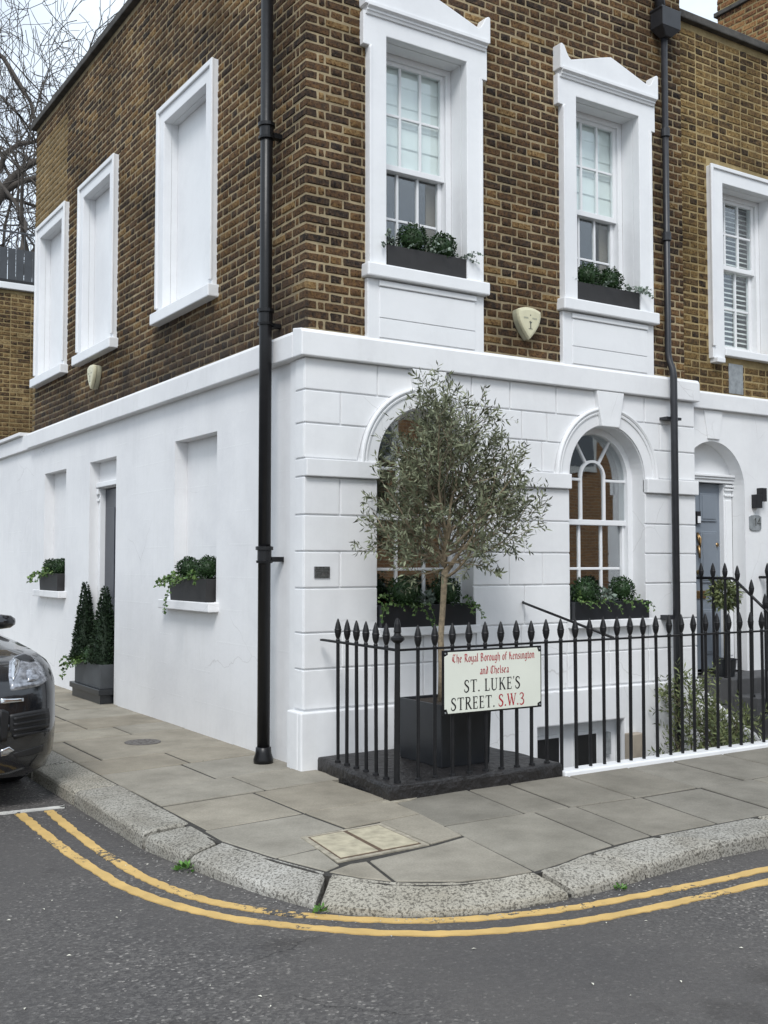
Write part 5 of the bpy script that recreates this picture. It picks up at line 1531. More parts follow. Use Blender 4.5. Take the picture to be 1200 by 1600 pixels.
# ---- the street name plate
sg = thing('street_sign', (.84, -1.24, .73), "white enamel street name plate reading St. Luke's Street S.W.3 fixed to the railing", 'street sign')
X0, X1, Z0, Z1 = .405, 1.285, .515, .955
YS = -1.225
MB().box(X0, X1, YS, YS + .014, Z0, Z1).build('backing_frame', 'iron_black', sg, bevel=.003)
nt = .03; e = .012
poly = [(X0 + e + nt, Z0 + e), (X1 - e - nt, Z0 + e), (X1 - e - nt, Z0 + e + nt * .6), (X1 - e, Z0 + e + nt), (X1 - e, Z1 - e - nt), (X1 - e - nt * .6, Z1 - e - nt), (X1 - e - nt, Z1 - e), (X0 + e + nt, Z1 - e), (X0 + e + nt, Z1 - e - nt * .6), (X0 + e, Z1 - e - nt), (X0 + e, Z0 + e + nt), (X0 + e + nt * .6, Z0 + e + nt)]
MB().prism(poly, 'y', YS - .004, YS).build('enamel_plate', 'enamel', sg, bevel=.0015)
XC = .5 * (X0 + X1); HH = Z1 - Z0
YL = YS - .0052
black_line('The Royal Borough of Kensington', XC + .005, Z1 - .175 * HH - .008, .037, .735, sg, 'letter_red', YL)
black_line('and Chelsea', XC + .005, Z1 - .375 * HH - .010, .036, .26, sg, 'letter_red', YL)
roman_line("ST. LUKE'S", Z1 - .665 * HH, .085, .085, XC - .012 - roman_width("ST. LUKE'S", .085, .085) / 2, sg, 'letter_black', YL)
xe = roman_line('STREET.', Z1 - .93 * HH, .085, .085, X0 + .065, sg, 'letter_black', YL)
roman_line('S.W.3', Z1 - .93 * HH, .085, .06, xe + .025, sg, 'letter_red', YL)
for cx, cz in ((X0 + .02, Z0 + .02), (X1 - .02, Z0 + .02), (X0 + .02, Z1 - .02), (X1 - .02, Z1 - .02)):
    MB().tube([(cx, YS - .006, cz), (cx, YS + .002, cz)], .006, 8).build('bolt', 'zinc', sg)
# number on the slate sign
pn = Pen(NY - .0155)
pn.stroke([(5.345, 1.995), (5.36, 2.015), (5.36, 1.935)], .013)
pn.stroke([(5.425, 1.935), (5.425, 2.015), (5.385, 1.96), (5.445, 1.96)], .012)
pn.build('number', 'print_dark', hn)
# ------------------------------------------------------------------ planting
def fib(nn, rng):
    i = np.arange(nn) + .5
    ph = np.arccos(1 - 2 * i / nn); th = PI * (1 + 5 ** .5) * i
    return np.stack([np.cos(th) * np.sin(ph), np.sin(th) * np.sin(ph), np.cos(ph)], 1)
def ball_plant(name, label, c, r, seed, m='box_leaf', leaf=.021, nn=1100, group=None, squash=1.0, cat='shrub'):
    """clipped ball: leafy shell over a dark twiggy core, one mesh"""
    rng = np.random.default_rng(seed)
    U = fib(nn, rng) + rng.normal(0, .06, (nn, 3))
    lump = 1 + .09 * np.sin(U[:, :1] * 7 + seed) * np.sin(U[:, 1:2] * 6 + 1) 
    rr = r * rng.uniform(.84, 1.0, (nn, 1)) * lump
    P = np.array(c) + U * rr * np.array([1, 1, squash])
    D = U + rng.normal(0, .75, (nn, 3))
    V, Q = leaf_arrays(P, D, leaf, .34, rng)
    # core
    co = fib(90, rng)
    mbV = []; 
    rings = 8; seg = 12; CV = []; CQ = []
    for i in range(rings + 1):
        a = PI * i / rings
        for k in range(seg):
            b = 2 * PI * k / seg
            CV.append((c[0] + r * .78 * math.sin(a) * math.cos(b), c[1] + r * .78 * math.sin(a) * math.sin(b), c[2] + squash * r * .78 * math.cos(a)))
    for i in range(rings):
        for k in range(seg): CQ.append((i * seg + k, i * seg + (k + 1) % seg, (i + 1) * seg + (k + 1) % seg, (i + 1) * seg + k))
    V2, Q2 = join_q([(V, Q), (np.array(CV), np.array(CQ))])
    o = np_mesh(name, V2, Q2, m)
    return tag(o, label, cat, group)
def ivy(name, label, starts, seed, m='ivy_leaf', leaf=.034, group='trailing ivy plants', bush=None, cat='ivy'):
    """starts: list of (point, outward dir, length, droop); strands with paired leaves"""
    rng = np.random.default_rng(seed)
    P = []; D = []; mb = MB()
    for (p, d, L, droop) in starts:
        p = Vector(p); d = Vector(d).normalized(); pts = [p.copy()]
        n_ = max(4, int(L / .022))
        for k in range(n_):
            d = (d + Vector((rng.normal(0, .14), rng.normal(0, .14), -droop * .16 + rng.normal(0, .08)))).normalized()
            p = p + d * .022; pts.append(p.copy())
            for _ in range(2):
                P.append(np.array(p)); D.append(np.array(d) * .3 + rng.normal(0, .8, 3))
        mb.tube(pts, .0022, 4, cap=False)
    if bush:
        for (c, r, nn) in bush:
            U = rng.normal(0, 1, (nn, 3)); U /= np.linalg.norm(U, axis=1, keepdims=True)
            for u in U:
                q = np.array(c) + u * np.array(r) * rng.uniform(.35, 1.0)
                P.append(q); D.append(u + rng.normal(0, .6, 3))
    V, Q = leaf_arrays(np.array(P), np.array(D), leaf, .40, rng)
    V2, Q2 = join_q([(V, Q), (np.array(mb.v), np.array([f for f in mb.f if len(f) == 4]))])
    return tag(np_mesh(name, V2, Q2, m), label, cat, group)

def trough(name, label, x0, x1, y0, y1, z0, z1, m='box_charcoal', group='window boxes', taper=0.0, cat='window box'):
    t = thing(name, (.5 * (x0 + x1), .5 * (y0 + y1), z0), label, cat, group)
    w = .014
    ex, ey = taper * (x1 - x0), taper * (y1 - y0)
    def ring(d, z, k): 
        fx, fy = (ex * (1 - k)), (ey * (1 - k))
        return [(x0 + d + fx, y0 + d + fy, z), (x1 - d - fx, y0 + d + fy, z), (x1 - d - fx, y1 - d - fy, z), (x0 + d + fx, y1 - d - fy, z)]
    MB().sweep([ring(0, z0, 0), ring(0, z1, 1), ring(w, z1, 1), ring(w, z1 - .035, 1)]).build('box', m, t, bevel=.003)
    MB().box(x0 + w + ex, x1 - w - ex, y0 + w + ey, y1 - w - ey, z1 - .05, z1 - .022).build('soil', 'soil', t)
    return t
# upper windows
trough('window_box', 'dark window box on the sill of the upper sash window nearest the house corner', W1[0] + .015, W1[1] - .005, -.045, .145, 3.93, 4.105)
ball_plant('box_ball', 'left clipped box ball in the upper window box nearest the corner', (1.03, .05, 4.215), .125, 1, group='clipped box balls')
ball_plant('box_ball', 'right clipped box ball in the upper window box nearest the corner', (1.33, .05, 4.195), .12, 2, group='clipped box balls')
ivy('trailing_ivy', 'grey green trailing sprigs in the upper window box nearest the corner', [((x, -.02, 4.10), (sx, -.5, .7), L, 1.1) for x, sx, L in ((.74, -.9, .16), (.80, -.2, .14), (.92, .3, .10), (1.17, .1, .14), (1.22, .2, .16), (1.45, .6, .16), (1.49, .9, .14), (.77, -.3, .22), (1.48, .3, .24))], 5, 'silver_leaf', .028, bush=[((.78, .06, 4.14), (.05, .05, .06), 18), ((1.18, 0, 4.11), (.05, .04, .03), 16), ((1.47, .03, 4.13), (.04, .04, .05), 14)])
trough('window_box', 'dark window box on the sill of the upper sash window nearer the neighbour', W2[0] + .012, W2[1] - .005, -.045, .145, 3.93, 4.10)
ball_plant('box_ball', 'left leafy mound in the upper window box nearer the neighbour', (2.98, .05, 4.19), .12, 3, group='clipped box balls')
ball_plant('box_ball', 'right leafy mound in the upper window box nearer the neighbour', (3.27, .05, 4.19), .115, 4, group='clipped box balls')
ivy('trailing_ivy', 'grey green trailing sprigs in the upper window box nearer the neighbour', [((x, -.02, 4.10), (sx, -.5, .7), L, 1.1) for x, sx, L in ((2.82, -.7, .12), (3.1, .1, .12), (3.42, .6, .16), (3.5, .8, .18), (3.52, .4, .2), (3.4, .3, .22))], 6, 'silver_leaf', .032, bush=[((3.45, .03, 4.13), (.05, .05, .05), 20), ((3.12, 0, 4.11), (.05, .04, .03), 14)])
# arched ground floor windows
trough('window_box', 'black window box under the arched window behind the olive tree', A1 - AR + .01, A1 + AR - .012, -.05, .13, SILL - .004, 1.215, 'planter_black')
ball_plant('box_ball', 'dark clipped box ball left in the window box behind the olive tree', (.93, .03, 1.31), .135, 7, group='clipped box balls')
ball_plant('box_ball', 'dark clipped box ball right in the window box behind the olive trunk', (1.34, .03, 1.31), .13, 8, group='clipped box balls')
ivy('trailing_ivy', 'green ivy trailing over the window box behind the olive tree', [((x, -.03, 1.21), (sx, -.9, .4), L, 1.2) for x, sx, L in ((.70, -.3, .2), (.80, .1, .16), (.88, .2, .22), (1.0, -.1, .3), (1.04, .1, .34), (1.45, .2, .2), (1.5, .1, .26), (1.55, .3, .2), (.72, -.6, .14))], 9, 'ivy_leaf', .030, bush=[((.74, 0, 1.25), (.07, .05, .05), 34), ((.92, -.03, 1.22), (.10, .03, .02), 24), ((1.50, 0, 1.24), (.08, .05, .04), 34)])
ivy('silver_plant', 'silvery leaved plant in the window box behind the olive tree', [((1.13, -.01, 1.21), (.1, -.3, .9), .08, .2)], 10, 'silver_leaf', .045, group='silver plants', bush=[((1.13, 0, 1.26), (.08, .06, .06), 70)], cat='plant')
trough('window_box', 'black window box under the clear arched window beside the drainpipe', A2 - AR + .01, A2 + AR - .012, -.05, .13, SILL - .004, 1.205, 'planter_black')
ball_plant('box_ball', 'loose green mound left in the window box of the clear arched window', (2.90, .03, 1.29), .125, 11, group='clipped box balls')
ball_plant('box_ball', 'round clipped box ball right in the window box of the clear arched window', (3.36, .03, 1.305), .115, 12, group='clipped box balls')
ivy('trailing_ivy', 'pale ivy sprigs trailing over the window box of the clear arched window', [((x, -.03, 1.20), (sx, -.9, .4), L, 1.2) for x, sx, L in ((2.76, -.3, .16), (2.82, .2, .18), (2.95, .6, .2), (3.12, .4, .22), (3.3, .2, .2), (3.42, .2, .22), (3.56, .6, .16))], 13, 'ivy_leaf', .028, bush=[((2.76, -.02, 1.25), (.04, .04, .07), 26), ((3.0, -.03, 1.21), (.14, .03, .015), 24), ((3.5, -.02, 1.22), (.07, .04, .03), 24)])
ivy('silver_plant', 'silver plant between the two mounds of the clear arched window', [((3.14, -.01, 1.20), (.1, -.3, .9), .08, .2)], 14, 'silver_leaf', .05, group='silver plants', bush=[((3.13, 0, 1.25), (.085, .06, .065), 80)], cat='plant')
# side niches
trough('window_box', 'dark trough in the wall niche nearest the thick drainpipe', -.055, .16, N1[0] + .01, N1[1] - .10, 1.2, 1.41, 'box_charcoal', taper=.03)
ball_plant('box_ball', 'near box ball in the trough of the niche nearest the drainpipe', (.03, 1.86, 1.50), .108, 15, group='clipped box balls')
ball_plant('box_ball', 'far box ball in the trough of the niche nearest the drainpipe', (.03, 2.32, 1.50), .104, 16, group='clipped box balls')
ivy('trailing_ivy', 'bright ivy spilling from the trough of the niche nearest the drainpipe', [((-.05, y, 1.41), (-.9, sy, .4), L, 1.2) for y, sy, L in ((1.85, -.2, .16), (2.05, 0, .2), (2.2, 0, .28), (2.25, .1, .42), (2.42, .4, .16), (2.52, .6, .14), (2.55, .8, .18), (2.5, .4, .2))], 17, 'ivy_leaf', .036, bush=[((-.05, 2.38, 1.42), (.04, .18, .04), 50), ((-.05, 2.05, 1.43), (.03, .12, .05), 34)])
trough('window_box', 'dark trough in the far wall niche behind the parked car', -.055, .16, N2[0] + .01, N2[1] - .12, 1.2, 1.42, 'box_charcoal', taper=.03)
ball_plant('box_ball', 'near box ball in the far niche trough', (.05, 6.52, 1.50), .105, 18, group='clipped box balls')
ball_plant('box_ball', 'far box ball in the far niche trough', (.05, 6.98, 1.50), .10, 19, group='clipped box balls')
ivy('trailing_ivy', 'bright ivy spilling from the far niche trough', [((-.05, y, 1.42), (-.9, sy, .4), L, 1.1) for y, sy, L in ((6.5, 0, .16), (6.8, 0, .2), (7.0, .4, .2), (7.1, .8, .2), (7.1, 1.0, .24))], 20, 'ivy_leaf', .045, bush=[((-.05, 6.9, 1.43), (.04, .22, .05), 60)])

# planter with cones at the side door
sb = thing('door_plinth', (.06, 5.0, 0), 'stepped black timber base under the grey planter at the side door', 'plinth')
MB().box(-.10, .30, 4.47, 5.50, 0, .10).build('base_board', 'planter_black', sb, bevel=.004)
MB().box(-.125, .32, 4.44, 5.53, .101, .165).build('top_board', 'planter_black', sb, bevel=.006)
trough('door_planter', 'grey planter with evergreens standing at the side door', -.09, .30, 4.50, 5.44, .166, .43, 'planter_grey', group='planters', cat='planter')
def cone_plant(label, c, r, h, seed, nn=2600):
    rng = np.random.default_rng(seed)
    t = rng.power(1.6, nn); t = 1 - t   # more at the base
    t = np.clip(t, 0, 1)
    a = rng.uniform(0, 2 * PI, nn)
    rad = r * (1 - t) ** .85 * (1 + .10 * np.sin(a * 5 + t * 20)) * rng.uniform(.78, 1.06, nn) + .012
    P = np.stack([c[0] + rad * np.cos(a), c[1] + rad * np.sin(a), c[2] + t * h], 1)
    D = np.stack([np.cos(a) * .8, np.sin(a) * .8, np.full(nn, .7)], 1) + rng.normal(0, .4, (nn, 3))
    V, Q = leaf_arrays(P, D, .034, .30, rng)
    mb = MB().lathe([(r * .80, .0), (r * .72, h * .25), (r * .5, h * .5), (r * .25, h * .75), (.01, h * .96)], c, 12)
    tp = MB().tube([(c[0], c[1], c[2] - .12), (c[0], c[1], c[2] + .1)], .012, 6)
    V2, Q2 = join_q([(V, Q), (np.array(mb.v), np.array([f for f in mb.f if len(f) == 4])), (np.array(tp.v), np.array([f for f in tp.f if len(f) == 4]))])
    tag(np_mesh('cone_topiary', V2, Q2, 'conifer_leaf'), label, 'topiary', 'cone topiaries at the side door')
cone_plant('taller dark cone topiary further from the door in the grey planter', (-.02, 5.30, .42), .14, .90, 31)
cone_plant('dark cone topiary cut off by the doorway edge in the grey planter', (.03, 4.74, .42), .16, .86, 32)
ball_plant('box_ball', 'small box ball between the two cone topiaries at the side door', (-.03, 5.03, .51), .10, 33, group='clipped box balls', nn=500)
ivy('trailing_ivy', 'yellow green ivy trailing from the grey planter at the side door', [((-.08, y, .43), (-.9, .3, .5), L, 1.0) for y, L in ((5.4, .2), (5.3, .26), (5.2, .2), (5.1, .22), (5.35, .34), (5.0, .2))], 34, 'ivy_leaf', .045, bush=[((-.06, 5.25, .46), (.07, .2, .07), 90), ((-.05, 4.9, .45), (.04, .2, .03), 30)])

# ------------------------------------------------------------------ planter and olive tree inside the railing
pt = thing('tree_planter', (.81, -.68, .1), 'tall square black planter holding the olive tree behind the street sign', 'planter', 'planters')
def sq(d, z, k=0): return [(.585 + d + k, -.955 + d + k, z), (1.04 - d - k, -.955 + d + k, z), (1.04 - d - k, -.40 - d - k, z), (.585 + d + k, -.40 - d - k, z)]
MB().sweep([sq(.012, .10), sq(.0, .545), sq(.022, .545), sq(.022, .50)]).build('box', 'planter_black', pt, bevel=.005)
MB().box(.607, 1.018, -.933, -.422, .49, .525).build('soil', 'soil', pt)
ol = thing('olive_tree', (.81, -.66, .52), 'standard olive tree with airy grey green crown in the black planter', 'tree')
rng = np.random.default_rng(42)
trunk_pts = [(.80, -.66, .50), (.805, -.66, .75), (.80, -.655, 1.0), (.815, -.66, 1.2), (.83, -.66, 1.40), (.835, -.66, 1.50)]
MB().tube(trunk_pts, [.028, .0245, .0225, .022, .0235, .027], 10).build('trunk', 'olive_bark', ol, smooth=True)
LP, LD = [], []
br = MB(); tw = MB()
def in_crown(p, slack=1.0):
    """egg-shaped outline of the clipped standard: widest low, pointed on top"""
    t = (p.z - 1.33) / 1.58
    if t < 0 or t > 1.03: return False
    hw = slack * (.66 * math.sin(PI * min(1, .16 + .84 * t)) ** .55 * (1.06 - .30 * t) + .03)
    cx = .93 - .08 * t
    return ((p.x - cx) / hw) ** 2 + ((p.y + .66) / hw) ** 2 < 1
EGG = [True]
def grow(p, d, L, r, lvl, leafy):
    """one branch: wanders upward, throws side shoots, carries leaf pairs"""
    p = Vector(p); d = Vector(d).normalized()
    st = .035; n_ = max(3, int(L / st)); pts = [p.copy()]; rr = [r]
    for k in range(n_):
        t = k / n_
        d = (d + Vector(rng.normal(0, .10, 3)) + Vector((0, 0, .035 if lvl < 2 else .02))).normalized()
        p = p + d * st
        if EGG[0] and k > 1 and not in_crown(p, 1.0 if lvl < 2 else 1.14) and rng.uniform() < .42: break
        pts.append(p.copy()); rr.append(r * (1 - .75 * t))
        if lvl < 2 and t > (.12 if lvl == 0 else .15) and rng.uniform() < (.58 if lvl == 0 else .45):
            s = Vector(rng.normal(0, 1, 3)); s = (s - d * s.dot(d)).normalized()
            nd = (d * rng.uniform(.5, .9) + s * rng.uniform(.5, 1.0) + Vector((0, 0, .06))).normalized()
            grow(p, nd, L * rng.uniform(.32, .6) * (1.12 - .5 * t) if lvl == 0 else rng.uniform(.10, .24), rr[-1] * .6, lvl + 1, True)
        if leafy and (lvl >= 2 or t > .35) :
            for _ in range(2):
                s = Vector(rng.normal(0, 1, 3)); s = (s - d * s.dot(d)).normalized()
                LP.append(tuple(p)); LD.append(tuple(d * .75 + s * .8))
    (br if lvl == 0 else tw).tube(pts, rr, 5 if lvl == 0 else 3, cap=False)
top = Vector((.835, -.66, 1.46))
for k in range(16):
    a = 2 * PI * k / 16 + rng.uniform(-.2, .2)
    el = [.22, .62, 1.05, 1.3][k % 4] + rng.uniform(-.12, .12)
    out = math.cos(el)
    d = Vector((math.cos(a) * out, math.sin(a) * out * .8, math.sin(el)))
    # the crown leans a little to the right of the picture (towards +x)
    d = d + Vector((.07, -.02, 0))
    L = (.66 if el < .5 else .82 if el < .9 else 1.1 if el < 1.2 else 1.3) * rng.uniform(.85, 1.12)
    grow(top + Vector((0, 0, rng.uniform(-.05, .25))), d, L, .012, 0, True)
grow((.85, -.66, 1.55), (.9, -.3, .12), .85, .009, 0, True)
grow((.85, -.66, 1.60), (.95, .1, .30), .95, .009, 0, True)
grow((.85, -.66, 1.75), (.85, -.1, .62), 1.0, .009, 0, True)
grow((.83, -.66, 1.60), (-.85, -.2, .25), .40, .008, 0, True)
grow((.83, -.66, 1.50), (-.9, -.1, .0), .38, .007, 0, True)
grow((.83, -.66, 1.52), (-.7, -.6, .2), .36, .007, 0, True)
grow((.83, -.66, 1.65), (-.8, -.3, .5), .45, .007, 0, True)
grow((.83, -.66, 1.55), (.3, -.9, .15), .5, .007, 0, True)
grow((.83, -.66, 1.62), (-.35, -.2, 1), .95, .008, 0, True)
grow((.83, -.66, 1.58), (-.55, .05, .85), .75, .008, 0, True)
grow((.83, -.66, 1.56), (-.7, -.3, .6), .55, .008, 0, True)
br.build('branches', 'olive_bark', ol, recalc=False)
tag(tw.build('twigs', 'twig', ol, recalc=False), kind='stuff')
V, Q = leaf_arrays(np.array(LP), np.array(LD), .055, .125, rng, .3)
print('olive leaves', len(LP))
tag(np_mesh('crown', V, Q, 'olive_leaf', ol), kind='stuff')

# bushy olive growing from the sunken area
rng = np.random.default_rng(77)
EGG[0] = False
bs = thing('olive_bush', (3.75, -.55, -1.9), 'bushy olive shrub growing up out of the sunken area behind the railing', 'shrub')
LP, LD = [], []; br = MB(); tw = MB()
MB().lathe([(.15, -2.3), (.21, -1.75), (.225, -1.75), (.225, -1.72), (.19, -1.72), (.19, -1.78)], (3.75, -.55, 0), 16).build('pot', 'planter_grey', bs)
for k in range(19):
    a = rng.uniform(0, 2 * PI); q = rng.uniform(.02, .19)
    d = Vector((math.cos(a) * q * 1.15, math.sin(a) * q * .7, 1)).normalized()
    p0 = Vector((3.80 + .05 * math.cos(a), -.55 + .05 * math.sin(a), -1.78)); L1 = 1.1 + rng.uniform(-.1, .5)
    p1 = p0 + d * L1
    br.tube([p0, p0.lerp(p1, .5), p1], [.014, .011, .009], 5, cap=False)
    grow(p1, d + Vector(rng.normal(0, .12, 3)), rng.uniform(.45, .85), .008, 0, True)
br.build('stems', 'twig', bs, recalc=False)
tag(tw.build('twigs', 'twig', bs, recalc=False), kind='stuff')
V, Q = leaf_arrays(np.array(LP), np.array(LD), .060, .13, rng, .3)
tag(np_mesh('foliage', V, Q, 'bush_leaf', bs), kind='stuff')
print('bush leaves', len(LP))
# small standard shrub by the grey door
sp = thing('standard_shrub', (4.60, -.12, .45), 'small ball headed standard shrub on a thin stem by the grey door', 'shrub')
MB().tube([(4.60, -.12, .60), (4.605, -.12, 1.2)], .010, 6).build('stem', 'twig', sp, smooth=True)
MB().lathe([(.09, .45), (.115, .62), (.12, .62), (.105, .60)], (4.60, -.12, 0), 14).build('pot', 'planter_black', sp)
rng = np.random.default_rng(5)
U = fib(900, rng); P = np.array((4.605, -.12, 1.25)) + U * rng.uniform(.35, 1.0, (900, 1)) * .15
V, Q = leaf_arrays(P, U + rng.normal(0, .6, (900, 3)) + np.array([0, 0, -.3]), .06, .17, rng)
np_mesh('foliage', V, Q, 'bush_leaf', sp)
# weeds in the kerb joint
def weed(label, x, y, z, s, seed):
    rng = np.random.default_rng(seed); nn = 34
    a = rng.uniform(0, 2 * PI, nn); r = rng.uniform(0, .05, nn) * s
    P = np.stack([x + r * np.cos(a), y + r * np.sin(a), np.full(nn, z) + rng.uniform(0, .03, nn) * s], 1)
    D = np.stack([np.cos(a), np.sin(a), rng.uniform(.2, 1.2, nn)], 1)
    V, Q = leaf_arrays(P, D, .045 * s, .26, rng)
    tag(np_mesh('kerb_weed', V, Q, 'weed_leaf'), label, 'weed', 'weeds at the kerb')
weed('bright green weed in the gutter at the small grey kerbstone', -1.625, -1.68, ROAD, 1.0, 1)
weed('small moss tuft in the kerb joint at the rounded corner', -1.37, -2.69, ROAD + .01, .6, 2)
weed('tiny weed under the kerb on the right before the yellow lines', .10, -3.18, ROAD, .5, 3)
# ------------------------------------------------------------------ parked car (only its front corner is in frame)
car = thing('parked_car', (-2.72, 2.6, ROAD), 'dark parked car with its headlight and front corner showing at the left edge', 'car')
CXc, CY0 = -2.675, .20
def car_ring(w, zb, zs, zt, s):
    h = [(0, zb), (w * .80, zb), (w * .93, zb + .05), (w * .985, zb + .16), (w, zb + .32), (w * .995, zs - .14), (w * .965, zs - .05), (w * .90, zs), (w * .72, zt - .005), (w * .40, zt + .012), (0, zt + .02)]
    L = [(CXc - x, CY0 + s, z) for x, z in h[::-1]][:-1] + [(CXc + x, CY0 + s, z) for x, z in h]
    return L[:-1] if False else L
#        s     w    zb   zshoulder ztop
CS = [(0.00, .50, .22, .62, .64), (.02, .66, .17, .68, .70), (.06, .78, .13, .73, .755), (.13, .875, .11, .78, .80), (.22, .935, .10, .83, .84), (.34, .962, .10, .875, .875), (.48, .97, .10, .91, .905), (.70, .968, .10, .93, .935), (1.0, .96, .11, .955, .975),
      (1.4, .965, .12, .975, 1.02), (1.7, .965, .13, .985, 1.04), (2.4, .965, .13, 1.0, 1.03), (3.4, .965, .13, 1.02, 1.05), (4.2, .95, .14, 1.03, 1.06), (4.6, .90, .18, 1.0, 1.03), (4.82, .80, .26, .92, .95), (4.88, .6, .35, .8, .82)]
body_mb = MB().sweep([car_ring(w, zb, zs, zt, s) for s, w, zb, zs, zt in CS])
body = body_mb.build('body', 'car_paint', car, smooth=True)
bvh = BVHTree.FromPolygons([Vector(v) for v in body_mb.v], body_mb.f)
def on_car(px, py):
    d = ray(px, py).normalized()
    h = bvh.ray_cast(CAM, d)
    if h[0] is None:
        t = (.55 - CAM.y) / d.y
        h = bvh.find_nearest(CAM + d * t)
    n_ = h[1]
    if n_.dot(d) > 0: n_ = -n_
    return h[0], n_
def patch(P, name, m, lift=.006, edge=-.012, dome=.0, parent=None, smooth=True):
    """panel traced on the car's own surface, with rolled edges"""
    D = []
    for i in range(len(P)):
        a, b = P[i], P[(i + 1) % len(P)]
        for k in range(4): D.append((lerp(a[0], b[0], k / 4), lerp(a[1], b[1], k / 4)))
    cx = sum(p[0] for p in D) / len(D); cy = sum(p[1] for p in D) / len(D)
    rings = []
    for sc, lf in ((1.0, edge), (.985, lift), (.75, lift + dome * .5), (.45, lift + dome * .85), (.15, lift + dome), (.02, lift + dome)):
        r = []
        for x, y in D:
            h, n_ = on_car(cx + (x - cx) * sc, cy + (y - cy) * sc)
            r.append(tuple(h + n_ * lf))
        rings.append(r)
    return MB().sweep(rings).build(name, m, parent or car, smooth=smooth)
hl = patch([(14, 1034), (24, 1025), (38, 1021), (52, 1026), (66, 1042), (76, 1062), (62, 1072), (40, 1077), (16, 1080), (13, 1056)], 'headlight', 'lamp_silver', .004, -.02, .010)
patch([(17, 1040), (24, 1031), (32, 1034), (28, 1052), (20, 1066), (17, 1060)], 'reflector', 'chrome', .018, .004, .010, parent=hl)
patch([(40, 1050), (52, 1045), (62, 1056), (56, 1064), (42, 1068)], 'reflector', 'lamp_silver', .018, .004, .012, parent=hl)
patch([(22, 1030), (38, 1025), (48, 1028), (54, 1035), (46, 1037), (34, 1034)], 'lamp_bezel', 'car_trim', .016, .002, .004, parent=hl)
gi = patch([(13, 1117), (40, 1112), (76, 1106), (78, 1120), (77, 1136), (55, 1146), (22, 1156), (15, 1140)], 'air_intake', 'void_black', .004, -.01, .0)
for k in range(4):
    y0 = 1120 + k * 9
    patch([(20, y0 + 1.5), (46, y0 - 3), (75, y0 - 7.5), (75, y0 - 4.5), (46, y0 + .5), (20, y0 + 5)], 'grille_slat', 'car_trim', .016, .002, .002, parent=gi)
patch([(0, 1160), (10, 1158), (14, 1112), (5, 1108), (0, 1108)], 'grille_surround', 'car_trim', .012, -.005, .0)
patch([(0, 1092), (36, 1091), (36, 1096), (0, 1100)], 'chrome_strip', 'chrome', .012, 0, .003)
patch([(20, 1177), (45, 1170), (68, 1163), (66, 1174), (44, 1181), (24, 1184)], 'lower_intake', 'void_black', .004, -.01, 0)
patch([(0, 1172), (14, 1166), (22, 1172), (10, 1180), (0, 1182)], 'fog_lamp_trim', 'chrome', .010, -.004, .003)
# greenhouse
gh = []
for s, w, z in ((1.62, .80, 1.03), (2.0, .77, 1.27), (2.35, .70, 1.46), (2.6, .66, 1.53), (3.2, .64, 1.56), (3.9, .63, 1.53), (4.35, .66, 1.38), (4.65, .74, 1.06)):
    gh.append([(CXc - w - .08, CY0 + s, .98), (CXc - w * .98, CY0 + s, z - .05), (CXc - w * .8, CY0 + s, z), (CXc, CY0 + s, z + .02), (CXc + w * .8, CY0 + s, z), (CXc + w * .98, CY0 + s, z - .05), (CXc + w + .08, CY0 + s, .98)])
MB().sweep(gh).build('cabin_glass', 'car_glass', car, smooth=True)
rf = [[(CXc + t * w, CY0 + s, z + .012 - .02 * abs(t) ** 2) for t in (-.95, -.6, 0, .6, .95)] + [(CXc + t * w, CY0 + s, z - .012 - .02 * abs(t) ** 2) for t in (.95, .6, 0, -.6, -.95)] for s, w, z in ((2.40, .70, 1.495), (2.6, .66, 1.545), (3.2, .64, 1.575), (3.9, .63, 1.548), (4.15, .65, 1.47))]
MB().sweep(rf).build('roof', 'car_paint', car, smooth=True)
for sg_ in (-1, 1):
    xm = CXc + sg_ * .955
    rings = [[(xm + sg_ * (-.10 + .22 * u) , CY0 + 1.95 + .05 * math.sin(PI * u) * 0 + r * .075 * math.cos(t), 1.05 + r * .062 * math.sin(t) + .01) for t in np.linspace(0, 2 * PI, 12, endpoint=False)] for u, r in ((0, .55), (.15, .85), (.5, 1.0), (.85, .85), (1, .45))]
    MB().sweep(rings).build('wing_mirror', 'car_paint', car, smooth=True)
    for yw in (1.12, 4.0):
        x0 = CXc + sg_ * .90
        cy, cz, R_ = CY0 + yw, ROAD + .355, .355
        prof = [(.20, -.11), (.33, -.115), (.355, -.09), (.355, .06), (.345, .085), (.30, .10), (.21, .09)]
        rings = [[(x0 + sg_ * off * 1.0 - sg_ * .06, cy + r * math.cos(t), cz + r * math.sin(t)) for t in np.linspace(0, 2 * PI, 28, endpoint=False)] for r, off in prof]
        wh = MB().sweep(rings).build('wheel', 'rubber', car, smooth=True)
        MB().sweep([[(x0 + sg_ * off, cy + r * math.cos(t), cz + r * math.sin(t)) for t in np.linspace(0, 2 * PI, 20, endpoint=False)] for r, off in ((.24, -.02), (.24, .02), (.20, .01), (.05, .02), (.01, .02))]).build('rim', 'rim_metal', wh, smooth=False)
MB().box(CXc - .45, CXc + .45, CY0 - .03, CY0 + .03, .30, .52).build('grille', 'car_trim', car, bevel=.02)
MB().box(CXc - .80, CXc + .80, CY0 + .5, CY0 + 4.5, ROAD + .16, ROAD + .24).build('underbody', 'car_trim', car)

